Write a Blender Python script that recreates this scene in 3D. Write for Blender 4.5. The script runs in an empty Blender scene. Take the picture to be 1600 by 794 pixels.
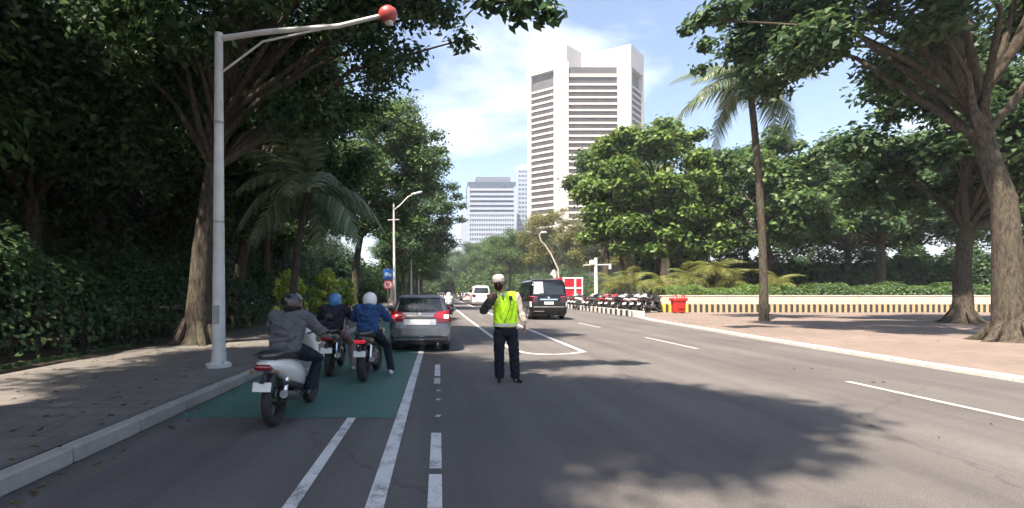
import bpy, bmesh, math, random
import numpy as np
from mathutils import Vector, Matrix, noise as mnoise

# ------------------------------------------------------------------ camera, sky, sun, exposure
scene = bpy.context.scene
C = scene.collection
RAD = math.radians
CAM_H, FOC, VPX, VPY = 1.5, 800.0, 686.0, 457.0      # eye height and lens of the photograph (in 1600 px wide units)

cam_data = bpy.data.cameras.new('camera')
cam_data.sensor_width = 36.0
cam_data.lens = 18.0
cam_data.shift_x = (800 - VPX) / 1600.0
cam_data.shift_y = (VPY - 397) / 1600.0
cam_data.clip_start = 0.05
cam_data.clip_end = 6000
cam = bpy.data.objects.new('camera', cam_data)
cam.location = (0, 0, CAM_H)
cam.rotation_euler = (RAD(90), 0, 0)
C.objects.link(cam)
scene.camera = cam

SUN_EL = 57.0
SUN_TRAVEL = Vector((0.65, 0.76, 0)).normalized()     # where the light heads, on the ground
scene.view_settings.view_transform = 'Standard'
scene.view_settings.look = 'None'
scene.view_settings.gamma = 1.0
scene.view_settings.use_curve_mapping = False
scene.view_settings.exposure = 1.82

world = bpy.data.worlds.new('World')
scene.world = world
world.use_nodes = True
wn, wl = world.node_tree.nodes, world.node_tree.links
wn.clear()
w_out = wn.new('ShaderNodeOutputWorld')
w_bg = wn.new('ShaderNodeBackground')
w_bg.inputs['Strength'].default_value = 0.08
w_sky = wn.new('ShaderNodeTexSky')
w_sky.sky_type = 'NISHITA'
w_sky.sun_disc = False
w_sky.sun_elevation = RAD(SUN_EL)
w_sky.sun_rotation = math.atan2(-SUN_TRAVEL.x, -SUN_TRAVEL.y)
w_sky.air_density = 1.0
w_sky.dust_density = 1.6
w_sky.ozone_density = 1.0
# soft fair-weather cloud over the whole sky, thicker towards the horizon
w_tc = wn.new('ShaderNodeTexCoord')
w_map = wn.new('ShaderNodeMapping')
w_map.inputs['Location'].default_value = (0.83, 0.25, 0.26)
w_map.inputs['Scale'].default_value = (1.0, 1.0, 1.7)
w_noise = wn.new('ShaderNodeTexNoise')
w_noise.inputs['Scale'].default_value = 2.1
w_noise.inputs['Detail'].default_value = 7.0
w_noise.inputs['Roughness'].default_value = 0.52
w_noise.inputs['Distortion'].default_value = 0.25
w_ramp = wn.new('ShaderNodeValToRGB')
w_ramp.color_ramp.elements[0].position = 0.55
w_ramp.color_ramp.elements[1].position = 0.76
w_mix = wn.new('ShaderNodeMixRGB')
w_mix.inputs['Color2'].default_value = (8.0, 8.3, 8.6, 1)
wl.new(w_tc.outputs['Generated'], w_map.inputs['Vector'])
wl.new(w_map.outputs['Vector'], w_noise.inputs['Vector'])
wl.new(w_noise.outputs['Fac'], w_ramp.inputs['Fac'])
wl.new(w_ramp.outputs['Color'], w_mix.inputs['Fac'])
wl.new(w_sky.outputs['Color'], w_mix.inputs['Color1'])
wl.new(w_mix.outputs['Color'], w_bg.inputs['Color'])
wl.new(w_bg.outputs['Background'], w_out.inputs['Surface'])

sun_data = bpy.data.lights.new('sun', 'SUN')
sun_data.energy = 5.0
sun_data.angle = RAD(1.2)
sun_data.color = (1.0, 0.87, 0.72)
sun = bpy.data.objects.new('sun', sun_data)
sun_dir = SUN_TRAVEL * math.cos(RAD(SUN_EL)) + Vector((0, 0, -math.sin(RAD(SUN_EL))))
sun.rotation_euler = sun_dir.to_track_quat('-Z', 'Y').to_euler()
sun.location = (-20, -25, 40)
C.objects.link(sun)

scene.render.engine = 'CYCLES'
cy = scene.cycles
cy.use_denoising = True
try:
    cy.denoiser = 'OPENIMAGEDENOISE'
except Exception:
    pass
cy.use_adaptive_sampling = True
cy.adaptive_threshold = 0.03
cy.max_bounces = 5
cy.diffuse_bounces = 3
cy.glossy_bounces = 2
cy.transmission_bounces = 3
cy.transparent_max_bounces = 6
cy.volume_bounces = 0
cy.sample_clamp_indirect = 6.0

# ------------------------------------------------------------------ layout helpers
def GX(px, Y):
    return (px - VPX) / FOC * Y
def GZ(py, Y):
    return CAM_H - (py - VPY) / FOC * Y
def GY(py):
    return FOC * CAM_H / (py - VPY)

# ------------------------------------------------------------------ materials
MATS = {}
def mat(name, col, rough=0.6, metal=0.0, var=0.12, scale=6.0, bump=0.0, bscale=40.0, spec=0.5, coat=0.0, emit=0.0, dirt=0.0):
    if name in MATS:
        return MATS[name]
    m = bpy.data.materials.new(name)
    m.use_nodes = True
    nt = m.node_tree
    n, l = nt.nodes, nt.links
    b = n['Principled BSDF']
    b.inputs['Roughness'].default_value = rough
    b.inputs['Metallic'].default_value = metal
    b.inputs['Specular IOR Level'].default_value = spec
    b.inputs['Coat Weight'].default_value = coat
    b.inputs['Coat Roughness'].default_value = 0.06
    tc = n.new('ShaderNodeTexCoord')
    nz = n.new('ShaderNodeTexNoise')
    nz.inputs['Scale'].default_value = scale
    nz.inputs['Detail'].default_value = 5
    l.new(tc.outputs['Object'], nz.inputs['Vector'])
    rp = n.new('ShaderNodeValToRGB')
    rp.color_ramp.elements[0].position = 0.3
    rp.color_ramp.elements[1].position = 0.7
    lo = [max(0, c * (1 - var)) for c in col]
    hi = [min(1, c * (1 + var)) for c in col]
    rp.color_ramp.elements[0].color = (*lo, 1)
    rp.color_ramp.elements[1].color = (*hi, 1)
    l.new(nz.outputs['Fac'], rp.inputs['Fac'])
    src = rp.outputs['Color']
    if dirt > 0:
        n3 = n.new('ShaderNodeTexNoise')
        n3.inputs['Scale'].default_value = scale * 0.6
        n3.inputs['Detail'].default_value = 8
        n3.inputs['Roughness'].default_value = 0.7
        l.new(tc.outputs['Object'], n3.inputs['Vector'])
        r3 = n.new('ShaderNodeValToRGB')
        r3.color_ramp.elements[0].position = 0.45
        r3.color_ramp.elements[1].position = 0.75
        r3.color_ramp.elements[1].color = (dirt, dirt, dirt, 1)
        l.new(n3.outputs['Fac'], r3.inputs['Fac'])
        mx = n.new('ShaderNodeMixRGB')
        l.new(r3.outputs['Color'], mx.inputs['Fac'])
        l.new(src, mx.inputs['Color1'])
        mx.inputs['Color2'].default_value = (0.09, 0.075, 0.06, 1)
        src = mx.outputs['Color']
    l.new(src, b.inputs['Base Color'])
    if bump > 0:
        n2 = n.new('ShaderNodeTexNoise')
        n2.inputs['Scale'].default_value = bscale
        n2.inputs['Detail'].default_value = 4
        l.new(tc.outputs['Object'], n2.inputs['Vector'])
        bp = n.new('ShaderNodeBump')
        bp.inputs['Strength'].default_value = bump
        bp.inputs['Distance'].default_value = 0.02
        l.new(n2.outputs['Fac'], bp.inputs['Height'])
        l.new(bp.outputs['Normal'], b.inputs['Normal'])
    if emit > 0:
        b.inputs['Emission Color'].default_value = (*col, 1)
        b.inputs['Emission Strength'].default_value = emit
    MATS[name] = m
    return m

def leaf_mat(name, c0, c1, c2, trans=0.30):
    m = bpy.data.materials.new(name)
    m.use_nodes = True
    nt = m.node_tree
    n, l = nt.nodes, nt.links
    n.clear()
    out = n.new('ShaderNodeOutputMaterial')
    geo = n.new('ShaderNodeNewGeometry')
    rp = n.new('ShaderNodeValToRGB')
    e = rp.color_ramp.elements
    e[0].color = (*c0, 1)
    e[1].color = (*c2, 1)
    mid = e.new(0.55)
    mid.color = (*c1, 1)
    l.new(geo.outputs['Random Per Island'], rp.inputs['Fac'])
    p = n.new('ShaderNodeBsdfPrincipled')
    p.inputs['Roughness'].default_value = 0.48
    p.inputs['Specular IOR Level'].default_value = 0.35
    t = n.new('ShaderNodeBsdfTranslucent')
    hs = n.new('ShaderNodeHueSaturation')
    hs.inputs['Hue'].default_value = 0.475
    hs.inputs['Value'].default_value = 1.5
    l.new(rp.outputs['Color'], hs.inputs['Color'])
    l.new(rp.outputs['Color'], p.inputs['Base Color'])
    l.new(hs.outputs['Color'], t.inputs['Color'])
    mx = n.new('ShaderNodeMixShader')
    mx.inputs['Fac'].default_value = trans
    l.new(p.outputs['BSDF'], mx.inputs[1])
    l.new(t.outputs['BSDF'], mx.inputs[2])
    l.new(mx.outputs['Shader'], out.inputs['Surface'])
    MATS[name] = m
    return m

# ------------------------------------------------------------------ object helpers
def tag(o, label=None, cat=None, group=None, kind=None):
    if label: o['label'] = label
    if cat: o['category'] = cat
    if group: o['group'] = group
    if kind: o['kind'] = kind
    return o

def empty(name, loc=(0, 0, 0), rz=0.0):
    o = bpy.data.objects.new(name, None)
    o.empty_display_size = 0.2
    o.location = loc
    o.rotation_euler = (0, 0, rz)
    C.objects.link(o)
    return o

def copy_tree(o, parent=None):
    c = o.copy()
    C.objects.link(c)
    c.parent = parent
    for ch in o.children:
        copy_tree(ch, c)
    return c

def add_obj(name, me, parent=None, loc=(0, 0, 0), rz=0.0):
    o = bpy.data.objects.new(name, me)
    o.location = loc
    o.rotation_euler = (0, 0, rz)
    C.objects.link(o)
    if parent is not None:
        o.parent = parent
    return o

class MB:
    """collects shapes of ONE part"""
    def __init__(s):
        s.v, s.f = [], []
    def add(s, vs, fs):
        k = len(s.v)
        s.v += [tuple(p) for p in vs]
        s.f += [tuple(i + k for i in f) for f in fs]
        return s
    def box(s, c, d, rot=None, bev=0.0):
        hx, hy, hz = d[0] / 2, d[1] / 2, d[2] / 2
        c = Vector(c)
        if bev <= 0:
            vs = [Vector((x, y, z)) for x in (-hx, hx) for y in (-hy, hy) for z in (-hz, hz)]
            fs = [(0, 1, 3, 2), (4, 6, 7, 5), (0, 4, 5, 1), (2, 3, 7, 6), (0, 2, 6, 4), (1, 5, 7, 3)]
        else:
            bev = min(bev, hx * .95, hy * .95, hz * .95)
            vs, fs, idx = [], [], {}
            for sx in (-1, 1):
                for sy in (-1, 1):
                    for sz in (-1, 1):
                        for a in range(3):
                            p = [sx * hx, sy * hy, sz * hz]
                            for q in range(3):
                                if q != a:
                                    p[q] -= (sx, sy, sz)[q] * bev
                            idx[(sx, sy, sz, a)] = len(vs)
                            vs.append(Vector(p))
            I = idx
            for a in range(3):
                b, d_ = (a + 1) % 3, (a + 2) % 3
                for sg in (-1, 1):
                    q = []
                    for (u, w) in ((-1, -1), (1, -1), (1, 1), (-1, 1)):
                        k = [0, 0, 0]
                        k[a], k[b], k[d_] = sg, u, w
                        q.append(I[(*k, a)])
                    fs.append(tuple(q if sg > 0 else q[::-1]))
                for u in (-1, 1):
                    for w in (-1, 1):
                        q = []
                        for sg in (-1, 1):
                            k = [0, 0, 0]
                            k[a], k[b], k[d_] = sg, u, w
                            q += [I[(*k, b)], I[(*k, d_)]]
                        f = (q[0], q[1], q[3], q[2])
                        fs.append(f if u * w > 0 else f[::-1])
            for sx in (-1, 1):
                for sy in (-1, 1):
                    for sz in (-1, 1):
                        f = tuple(I[(sx, sy, sz, a)] for a in range(3))
                        fs.append(f if sx * sy * sz > 0 else f[::-1])
        if rot is not None:
            vs = [rot @ p for p in vs]
        return s.add([p + c for p in vs], fs)
    def tube(s, pts, rad, seg=10, squash=(1, 1), up=(0, 0, 1), cap='flat'):
        pts = [Vector(p) for p in pts]
        if not hasattr(rad, '__len__'):
            rad = [rad] * len(pts)
        rings = []
        n = len(pts)
        tang = []
        for i in range(n):
            a = pts[max(0, i - 1)]
            b = pts[min(n - 1, i + 1)]
            t = (b - a)
            tang.append(t.normalized() if t.length > 1e-9 else Vector((0, 0, 1)))
        data = []
        if cap == 'round':
            for ang in (80, 55, 28):
                data.append((pts[0] - tang[0] * rad[0] * math.sin(RAD(ang)), rad[0] * math.cos(RAD(ang)), tang[0]))
        for p, r, t in zip(pts, rad, tang):
            data.append((p, r, t))
        if cap == 'round':
            for ang in (28, 55, 80):
                data.append((pts[-1] + tang[-1] * rad[-1] * math.sin(RAD(ang)), rad[-1] * math.cos(RAD(ang)), tang[-1]))
        u = Vector(up)
        if abs(u.dot(tang[0])) > 0.95:
            u = Vector((0, 1, 0)) if abs(tang[0].y) < 0.9 else Vector((1, 0, 0))
        vs, fs = [], []
        for (p, r, t) in data:
            a = (u - t * u.dot(t)).normalized()
            b = t.cross(a)
            u = a
            for k in range(seg):
                th = 2 * math.pi * k / seg
                vs.append(p + a * (math.cos(th) * r * squash[0]) + b * (math.sin(th) * r * squash[1]))
        m = len(data)
        for i in range(m - 1):
            for k in range(seg):
                k2 = (k + 1) % seg
                fs.append((i * seg + k, i * seg + k2, (i + 1) * seg + k2, (i + 1) * seg + k))
        fs.append(tuple(range(seg - 1, -1, -1)))
        fs.append(tuple((m - 1) * seg + k for k in range(seg)))
        return s.add(vs, fs)
    def loft(s, secs, seg=20, power=2.0):
        """secs: (centre, rx, ry) stacked along z, closed; centre may shift"""
        vs, fs = [], []
        for (c, rx, ry) in secs:
            c = Vector(c)
            for k in range(seg):
                th = 2 * math.pi * k / seg
                x, y = math.cos(th), math.sin(th)
                x = math.copysign(abs(x) ** (2 / power), x)
                y = math.copysign(abs(y) ** (2 / power), y)
                vs.append(c + Vector((x * rx, y * ry, 0)))
        m = len(secs)
        for i in range(m - 1):
            for k in range(seg):
                k2 = (k + 1) % seg
                fs.append((i * seg + k, i * seg + k2, (i + 1) * seg + k2, (i + 1) * seg + k))
        fs.append(tuple(range(seg - 1, -1, -1)))
        fs.append(tuple((m - 1) * seg + k for k in range(seg)))
        return s.add(vs, fs)
    def ball(s, c, r, seg=16, rot=None):
        if not hasattr(r, '__len__'):
            r = (r, r, r)
        rings = seg // 2
        vs, fs = [Vector((0, 0, -r[2]))], []
        for i in range(1, rings):
            ph = -math.pi / 2 + math.pi * i / rings
            for k in range(seg):
                th = 2 * math.pi * k / seg
                vs.append(Vector((math.cos(ph) * math.cos(th) * r[0], math.cos(ph) * math.sin(th) * r[1], math.sin(ph) * r[2])))
        vs.append(Vector((0, 0, r[2])))
        for k in range(seg):
            fs.append((0, 1 + (k + 1) % seg, 1 + k))
        for i in range(rings - 2):
            for k in range(seg):
                a = 1 + i * seg
                fs.append((a + k, a + (k + 1) % seg, a + seg + (k + 1) % seg, a + seg + k))
        a = 1 + (rings - 2) * seg
        for k in range(seg):
            fs.append((a + k, a + (k + 1) % seg, len(vs) - 1))
        if rot is not None:
            vs = [rot @ p for p in vs]
        c = Vector(c)
        return s.add([p + c for p in vs], fs)
    def lathe(s, prof, c=(0, 0, 0), axis='Z', seg=24, closed=False):
        vs, fs = [], []
        c = Vector(c)
        for (r, h) in prof:
            for k in range(seg):
                th = 2 * math.pi * k / seg
                x, y = r * math.cos(th), r * math.sin(th)
                p = {'Z': (x, y, h), 'X': (h, x, y), 'Y': (y, h, x)}[axis]
                vs.append(c + Vector(p))
        m = len(prof)
        for i in range(m if closed else m - 1):
            j = (i + 1) % m
            for k in range(seg):
                k2 = (k + 1) % seg
                fs.append((i * seg + k, i * seg + k2, j * seg + k2, j * seg + k))
        if not closed:
            fs.append(tuple(range(seg - 1, -1, -1)))
            fs.append(tuple((m - 1) * seg + k for k in range(seg)))
        return s.add(vs, fs)
    def prism(s, poly, y0, y1):
        """poly in (x, z), extruded along y"""
        n = len(poly)
        vs = [(x, y0, z) for x, z in poly] + [(x, y1, z) for x, z in poly]
        fs = [tuple(range(n)), tuple(range(2 * n - 1, n - 1, -1))]
        for i in range(n):
            j = (i + 1) % n
            fs.append((j, i, n + i, n + j))
        return s.add(vs, fs)
    def prism_z(s, poly, z0, z1):
        n = len(poly)
        vs = [(x, y, z0) for x, y in poly] + [(x, y, z1) for x, y in poly]
        fs = [tuple(range(n - 1, -1, -1)), tuple(range(n, 2 * n))]
        for i in range(n):
            j = (i + 1) % n
            fs.append((i, j, n + j, n + i))
        return s.add(vs, fs)
    def mesh(s, name, m, smooth=None):
        me = bpy.data.meshes.new(name)
        me.from_pydata(s.v, [], s.f)
        me.update()
        bm = bmesh.new()
        bm.from_mesh(me)
        bmesh.ops.recalc_face_normals(bm, faces=bm.faces)
        bm.to_mesh(me)
        bm.free()
        if m is not None:
            me.materials.append(m)
        if smooth is not None:
            me.shade_smooth()
            if smooth < 170:
                try:
                    me.set_sharp_from_angle(angle=RAD(smooth))
                except Exception:
                    pass
        return me
    def build(s, name, m, parent=None, loc=(0, 0, 0), rz=0.0, smooth=35):
        return add_obj(name, s.mesh(name, m, smooth), parent, loc, rz)
    def blob(s, name, m, parent=None, voxel=0.012, smooth_it=4, wr=0.0, stretch=(1.0, 1.0, 0.55)):
        """fuse the collected closed shapes to one continuous skin"""
        me = s.mesh(name, None)
        o = bpy.data.objects.new(name, me)
        C.objects.link(o)
        r = o.modifiers.new('r', 'REMESH')
        r.mode = 'VOXEL'
        r.voxel_size = voxel
        if smooth_it:
            q = o.modifiers.new('s', 'SMOOTH')
            q.factor = 0.5
            q.iterations = smooth_it
        dg = bpy.context.evaluated_depsgraph_get()
        nm = bpy.data.meshes.new_from_object(o.evaluated_get(dg))
        o.modifiers.clear()
        o.data = nm
        bpy.data.meshes.remove(me)
        nm.name = name
        nm.materials.clear()
        nm.materials.append(m)
        if wr > 0:
            # cloth folds
            k = Vector(stretch)
            nrm = [v.normal.copy() for v in nm.vertices]
            for v, nn in zip(nm.vertices, nrm):
                p = Vector((v.co.x * k.x, v.co.y * k.y, v.co.z * k.z))
                d = 1 - abs(mnoise.noise(p * 13 + Vector((3.1, 0, 0)))) * 2.2
                e = mnoise.noise(p * 31) * .5
                v.co += nn * wr * (d * .9 - .35 + e)
            nm.update()
        nm.shade_smooth()
        if parent is not None:
            o.parent = parent
        return o

def quads_mesh(name, V, m, nv=4):
    """V: (n, nv, 3) array, one face each"""
    n = len(V)
    me = bpy.data.meshes.new(name)
    me.vertices.add(n * nv)
    me.vertices.foreach_set('co', V.reshape(-1).astype(np.float32))
    me.loops.add(n * nv)
    me.loops.foreach_set('vertex_index', np.arange(n * nv, dtype=np.int32))
    me.polygons.add(n)
    me.polygons.foreach_set('loop_start', np.arange(0, n * nv, nv, dtype=np.int32))
    me.polygons.foreach_set('loop_total', np.full(n, nv, dtype=np.int32))
    me.update(calc_edges=True)
    me.materials.append(m)
    return me

def leaf_quads(rng, P, N, size, aspect=0.45):
    n = len(P)
    N = N / np.linalg.norm(N, axis=1, keepdims=True)
    R = rng.normal(size=(n, 3))
    T = np.cross(N, R)
    T /= np.linalg.norm(T, axis=1, keepdims=True) + 1e-9
    B = np.cross(N, T)
    L = size * rng.uniform(0.65, 1.35, size=(n, 1))
    W = L * aspect
    drop = N * (L * 0.12)
    return np.stack([P - T * L * 0.5 - drop, P + B * W * 0.5 - T * L * 0.05, P + T * L * 0.5 - drop, P - B * W * 0.5 - T * L * 0.05], axis=1)
# ------------------------------------------------------------------ ground, road, pavements
def surface_mat(name, col, var, grain, crack=0.0, streak=True, rough=0.85, tile=None, stain=0.5):
    m = bpy.data.materials.new(name)
    m.use_nodes = True
    nt = m.node_tree
    n, l = nt.nodes, nt.links
    b = n['Principled BSDF']
    tc = n.new('ShaderNodeTexCoord')
    def noise(sc, det, vec=None, rg=0.55):
        q = n.new('ShaderNodeTexNoise')
        q.inputs['Scale'].default_value = sc
        q.inputs['Detail'].default_value = det
        q.inputs['Roughness'].default_value = rg
        l.new(vec or tc.outputs['Object'], q.inputs['Vector'])
        return q.outputs['Fac']
    def ramp(src, p0, c0, p1, c1):
        r = n.new('ShaderNodeValToRGB')
        r.color_ramp.elements[0].position = p0
        r.color_ramp.elements[1].position = p1
        r.color_ramp.elements[0].color = (*c0, 1)
        r.color_ramp.elements[1].color = (*c1, 1)
        l.new(src, r.inputs['Fac'])
        return r.outputs['Color']
    def mul(a, b_):
        x = n.new('ShaderNodeMixRGB')
        x.blend_type = 'MULTIPLY'
        x.inputs['Fac'].default_value = 1
        l.new(a, x.inputs['Color1'])
        l.new(b_, x.inputs['Color2'])
        return x.outputs['Color']
    base = ramp(noise(0.35, 6), 0.3, [c * (1 - var) for c in col], 0.7, [c * (1 + var) for c in col])
    g = 1 - grain
    c = mul(base, ramp(noise(90, 2), 0.35, (g, g, g), 0.65, (1, 1, 1)))
    c = mul(c, ramp(noise(14, 6, rg=0.7), 0.3, (0.86, 0.86, 0.86), 0.62, (1, 1, 1)))
    if streak:
        mp = n.new('ShaderNodeMapping')
        mp.inputs['Scale'].default_value = (1.6, 0.05, 1)
        l.new(tc.outputs['Object'], mp.inputs['Vector'])
        c = mul(c, ramp(noise(1.0, 4, mp.outputs['Vector']), 0.35, (0.72, 0.72, 0.73), 0.62, (1, 1, 1)))
        c = mul(c, ramp(noise(1.1, 8, rg=0.75), 0.60, (1, 1, 1), 0.78, (1 - stain, 1 - stain, 1 - stain)))
    if crack > 0:
        v = n.new('ShaderNodeTexVoronoi')
        v.feature = 'DISTANCE_TO_EDGE'
        v.inputs['Scale'].default_value = 0.33
        ds = n.new('ShaderNodeMixRGB')
        ds.inputs['Fac'].default_value = 0.35
        nz = n.new('ShaderNodeTexNoise')
        nz.inputs['Scale'].default_value = 2.2
        nz.inputs['Detail'].default_value = 6
        l.new(tc.outputs['Object'], nz.inputs['Vector'])
        l.new(tc.outputs['Object'], ds.inputs['Color1'])
        l.new(nz.outputs['Color'], ds.inputs['Color2'])
        l.new(ds.outputs['Color'], v.inputs['Vector'])
        c = mul(c, ramp(v.outputs['Distance'], 0.0, (1 - crack,) * 3, 0.006, (1, 1, 1)))
    if tile:
        bk = n.new('ShaderNodeTexBrick')
        bk.inputs['Scale'].default_value = 1.0
        bk.inputs['Brick Width'].default_value = tile
        bk.inputs['Row Height'].default_value = tile
        bk.inputs['Mortar Size'].default_value = 0.008
        bk.offset = 0.5
        bk.inputs['Color1'].default_value = (1, 1, 1, 1)
        bk.inputs['Color2'].default_value = (0.82, 0.82, 0.82, 1)
        bk.inputs['Mortar'].default_value = (0.5, 0.5, 0.5, 1)
        l.new(tc.outputs['Object'], bk.inputs['Vector'])
        c = mul(c, bk.outputs['Color'])
    l.new(c, b.inputs['Base Color'])
    b.inputs['Roughness'].default_value = rough
    b.inputs['Specular IOR Level'].default_value = 0.35
    bp = n.new('ShaderNodeBump')
    bp.inputs['Strength'].default_value = 0.35
    bp.inputs['Distance'].default_value = 0.012
    l.new(noise(70, 4), bp.inputs['Height'])
    l.new(bp.outputs['Normal'], b.inputs['Normal'])
    MATS[name] = m
    return m

def paint_mat(name, col, under, wear):
    m = bpy.data.materials.new(name)
    m.use_nodes = True
    n, l = m.node_tree.nodes, m.node_tree.links
    b = n['Principled BSDF']
    tc = n.new('ShaderNodeTexCoord')
    def nz(sc, det, rg):
        q = n.new('ShaderNodeTexNoise')
        q.inputs['Scale'].default_value = sc
        q.inputs['Detail'].default_value = det
        q.inputs['Roughness'].default_value = rg
        l.new(tc.outputs['Object'], q.inputs['Vector'])
        return q
    a, f = nz(3.5, 8, 0.75), nz(60, 3, 0.6)
    ad = n.new('ShaderNodeMath')
    ad.operation = 'MULTIPLY_ADD'
    ad.inputs[1].default_value = 0.35
    l.new(f.outputs['Fac'], ad.inputs[0])
    l.new(a.outputs['Fac'], ad.inputs[2])
    r = n.new('ShaderNodeValToRGB')
    r.color_ramp.elements[0].position = 0.86 - wear
    r.color_ramp.elements[1].position = 0.98 - wear * 0.6
    r.color_ramp.elements[0].color = (*col, 1)
    r.color_ramp.elements[1].color = (*under, 1)
    l.new(ad.outputs[0], r.inputs['Fac'])
    l.new(r.outputs['Color'], b.inputs['Base Color'])
    b.inputs['Roughness'].default_value = 0.7
    bp = n.new('ShaderNodeBump')
    bp.inputs['Strength'].default_value = 0.25
    bp.inputs['Distance'].default_value = 0.01
    l.new(f.outputs['Fac'], bp.inputs['Height'])
    l.new(bp.outputs['Normal'], b.inputs['Normal'])
    MATS[name] = m
    return m

ASPH = (0.152, 0.141, 0.136)
surface_mat('asphalt', ASPH, 0.16, 0.5, crack=0.28, stain=0.34)
surface_mat('plaza_paving', (0.22, 0.175, 0.15), 0.14, 0.2, streak=False, tile=0.30)
surface_mat('footway', (0.17, 0.16, 0.15), 0.15, 0.2, streak=False, tile=0.40)
surface_mat('soil', (0.075, 0.062, 0.04), 0.35, 0.4, streak=False)
paint_mat('white_paint', (0.56, 0.56, 0.56), ASPH, 0.19)
paint_mat('old_white_paint', (0.40, 0.38, 0.37), ASPH, 0.17)
paint_mat('green_paint', (0.030, 0.135, 0.104), (0.10, 0.115, 0.11), 0.24)

def sheet(name, poly, z, m, parent=None):
    me = bpy.data.meshes.new(name)
    me.from_pydata([(x, y, z) for x, y in poly], [], [tuple(range(len(poly)))])
    me.update()
    if me.polygons[0].normal.z < 0:
        me.flip_normals()
    me.materials.append(m)
    return add_obj(name, me, parent)

def strip(name, pts, w, z, m, parent=None):
    L, R_ = [], []
    for i, p in enumerate(pts):
        a = Vector(pts[max(0, i - 1)])
        b = Vector(pts[min(len(pts) - 1, i + 1)])
        t = (b - a).normalized()
        nrm = Vector((-t.y, t.x))
        L.append((p[0] + nrm.x * w / 2, p[1] + nrm.y * w / 2, z))
        R_.append((p[0] - nrm.x * w / 2, p[1] - nrm.y * w / 2, z))
    k = len(pts)
    me = bpy.data.meshes.new(name)
    me.from_pydata(L + R_, [], [(i, k + i, k + i + 1, i + 1) for i in range(k - 1)])
    me.update()
    if me.polygons[0].normal.z < 0:
        me.flip_normals()
    me.materials.append(m)
    return add_obj(name, me, parent)

tag(sheet('ground', [(-1500, -300), (1500, -300), (1500, 2500), (-1500, 2500)], -0.03, MATS['soil']), kind='structure')
road = tag(sheet('road', [(-3.2, -60), (13.0, -60), (13.0, 420), (-3.2, 420)], 0.0, MATS['asphalt']), kind='structure')

# painted markings, each a piece of the road
WP = MATS['white_paint']
sheet('green_lane_paint', [(-3.16, 6.12), (-0.53, 6.12), (-0.53, 46), (-3.16, 46)], 0.004, MATS['green_paint'], road)
strip('lane_line', [(-0.45, -6), (-0.45, 12), (-0.45, 60), (-0.45, 140)], 0.13, 0.008, WP, road)
strip('bicycle_lane_line', [(-1.04, -3), (-1.04, 6.1)], 0.10, 0.008, WP, road)
for y0, y1, m in ((0.3, 2.9, WP), (3.2, 4.21, WP), (4.35, 5.45, WP), (8.39, 8.95, MATS['old_white_paint']), (9.16, 10.6, WP), (-3.0, -0.6, WP), (13.5, 15.5, MATS['old_white_paint'])):
    strip('lane_dash', [(-0.03, y0), (-0.03, y1)], 0.105, 0.006, m, road)
for y0 in (6.15, 7.1, 7.75):
    strip('worn_dash_fragment', [(-0.02, y0), (0.0, y0 + 0.11)], 0.06, 0.006, MATS['old_white_paint'], road)
isl = [(1.25, 120), (1.5, 46), (1.62, 30), (1.78, 18), (1.86, 14.6), (1.96, 13.3), (2.12, 12.7), (2.38, 12.42), (2.8, 12.36), (3.2, 12.5), (3.6, 12.86)]
strip('island_outline', isl, 0.13, 0.006, WP, road)
strip('island_side_line', [(3.64, 12.80), (3.62, 30), (3.5, 120)], 0.13, 0.0085, WP, road)
for y0 in (5.2, 13.6, 21.8, 30.0, 38.2, 46.4, 54.6, 62.8):
    strip('lane_dash', [(6.86, y0), (6.86, y0 + 3.4)], 0.11, 0.006, MATS['old_white_paint'], road)

# left footway with kerb stones
walk = tag(sheet('footway', [(-7.2, -60), (-3.35, -60), (-3.35, 300), (-7.2, 300)], 0.15, MATS['footway']), kind='structure')
tag(sheet('planting_soil', [(-60, -60), (-7.2, -60), (-7.2, 300), (-60, 300)], 0.12, MATS['soil']), kind='structure')
concrete = mat('kerb_concrete', (0.30, 0.29, 0.27), 0.85, var=0.18, scale=3, bump=0.3, dirt=0.5)
kb = MB().box((0, 0, 0.07), (0.15, 0.985, 0.16), bev=0.02).mesh('kerb_stone', concrete, 30)
for i in range(52):
    add_obj('kerb_stone', kb, walk, (-3.275, -8 + i * 1.0, 0))

# right plaza with flush white kerb
edge = [(9.3, -60), (9.45, -10), (9.6, 2), (9.85, 10), (10.25, 16), (10.7, 21), (11.25, 27), (11.75, 30.0)]
plaza_poly = edge + [(12.0, 30.4), (12.0, 300), (90, 300), (90, -60)]
plaza = tag(sheet('plaza', plaza_poly, 0.06, MATS['plaza_paving']), kind='structure')
kw = mat('kerb_white', (0.50, 0.49, 0.46), 0.75, var=0.14, scale=5, bump=0.2, dirt=0.6)
kblk = mat('kerb_black', (0.030, 0.030, 0.032), 0.6, var=0.3, scale=5, bump=0.2)
pts = []
for (a, b) in zip(edge[:-1], edge[1:]):
    A, B = Vector(a), Vector(b)
    n_ = max(1, int((B - A).length / 1.2))
    for k in range(n_):
        p, q = A.lerp(B, k / n_), A.lerp(B, (k + 1) / n_)
        if q.y < 4:
            continue
        d = q - p
        MB().box((0, 0, 0.03), (0.24, d.length - 0.012, 0.10), bev=0.015).build('low_kerb_stone', kw, plaza, ((p.x + q.x) / 2, (p.y + q.y) / 2, 0), math.atan2(-d.x, d.y), 30)

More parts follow.
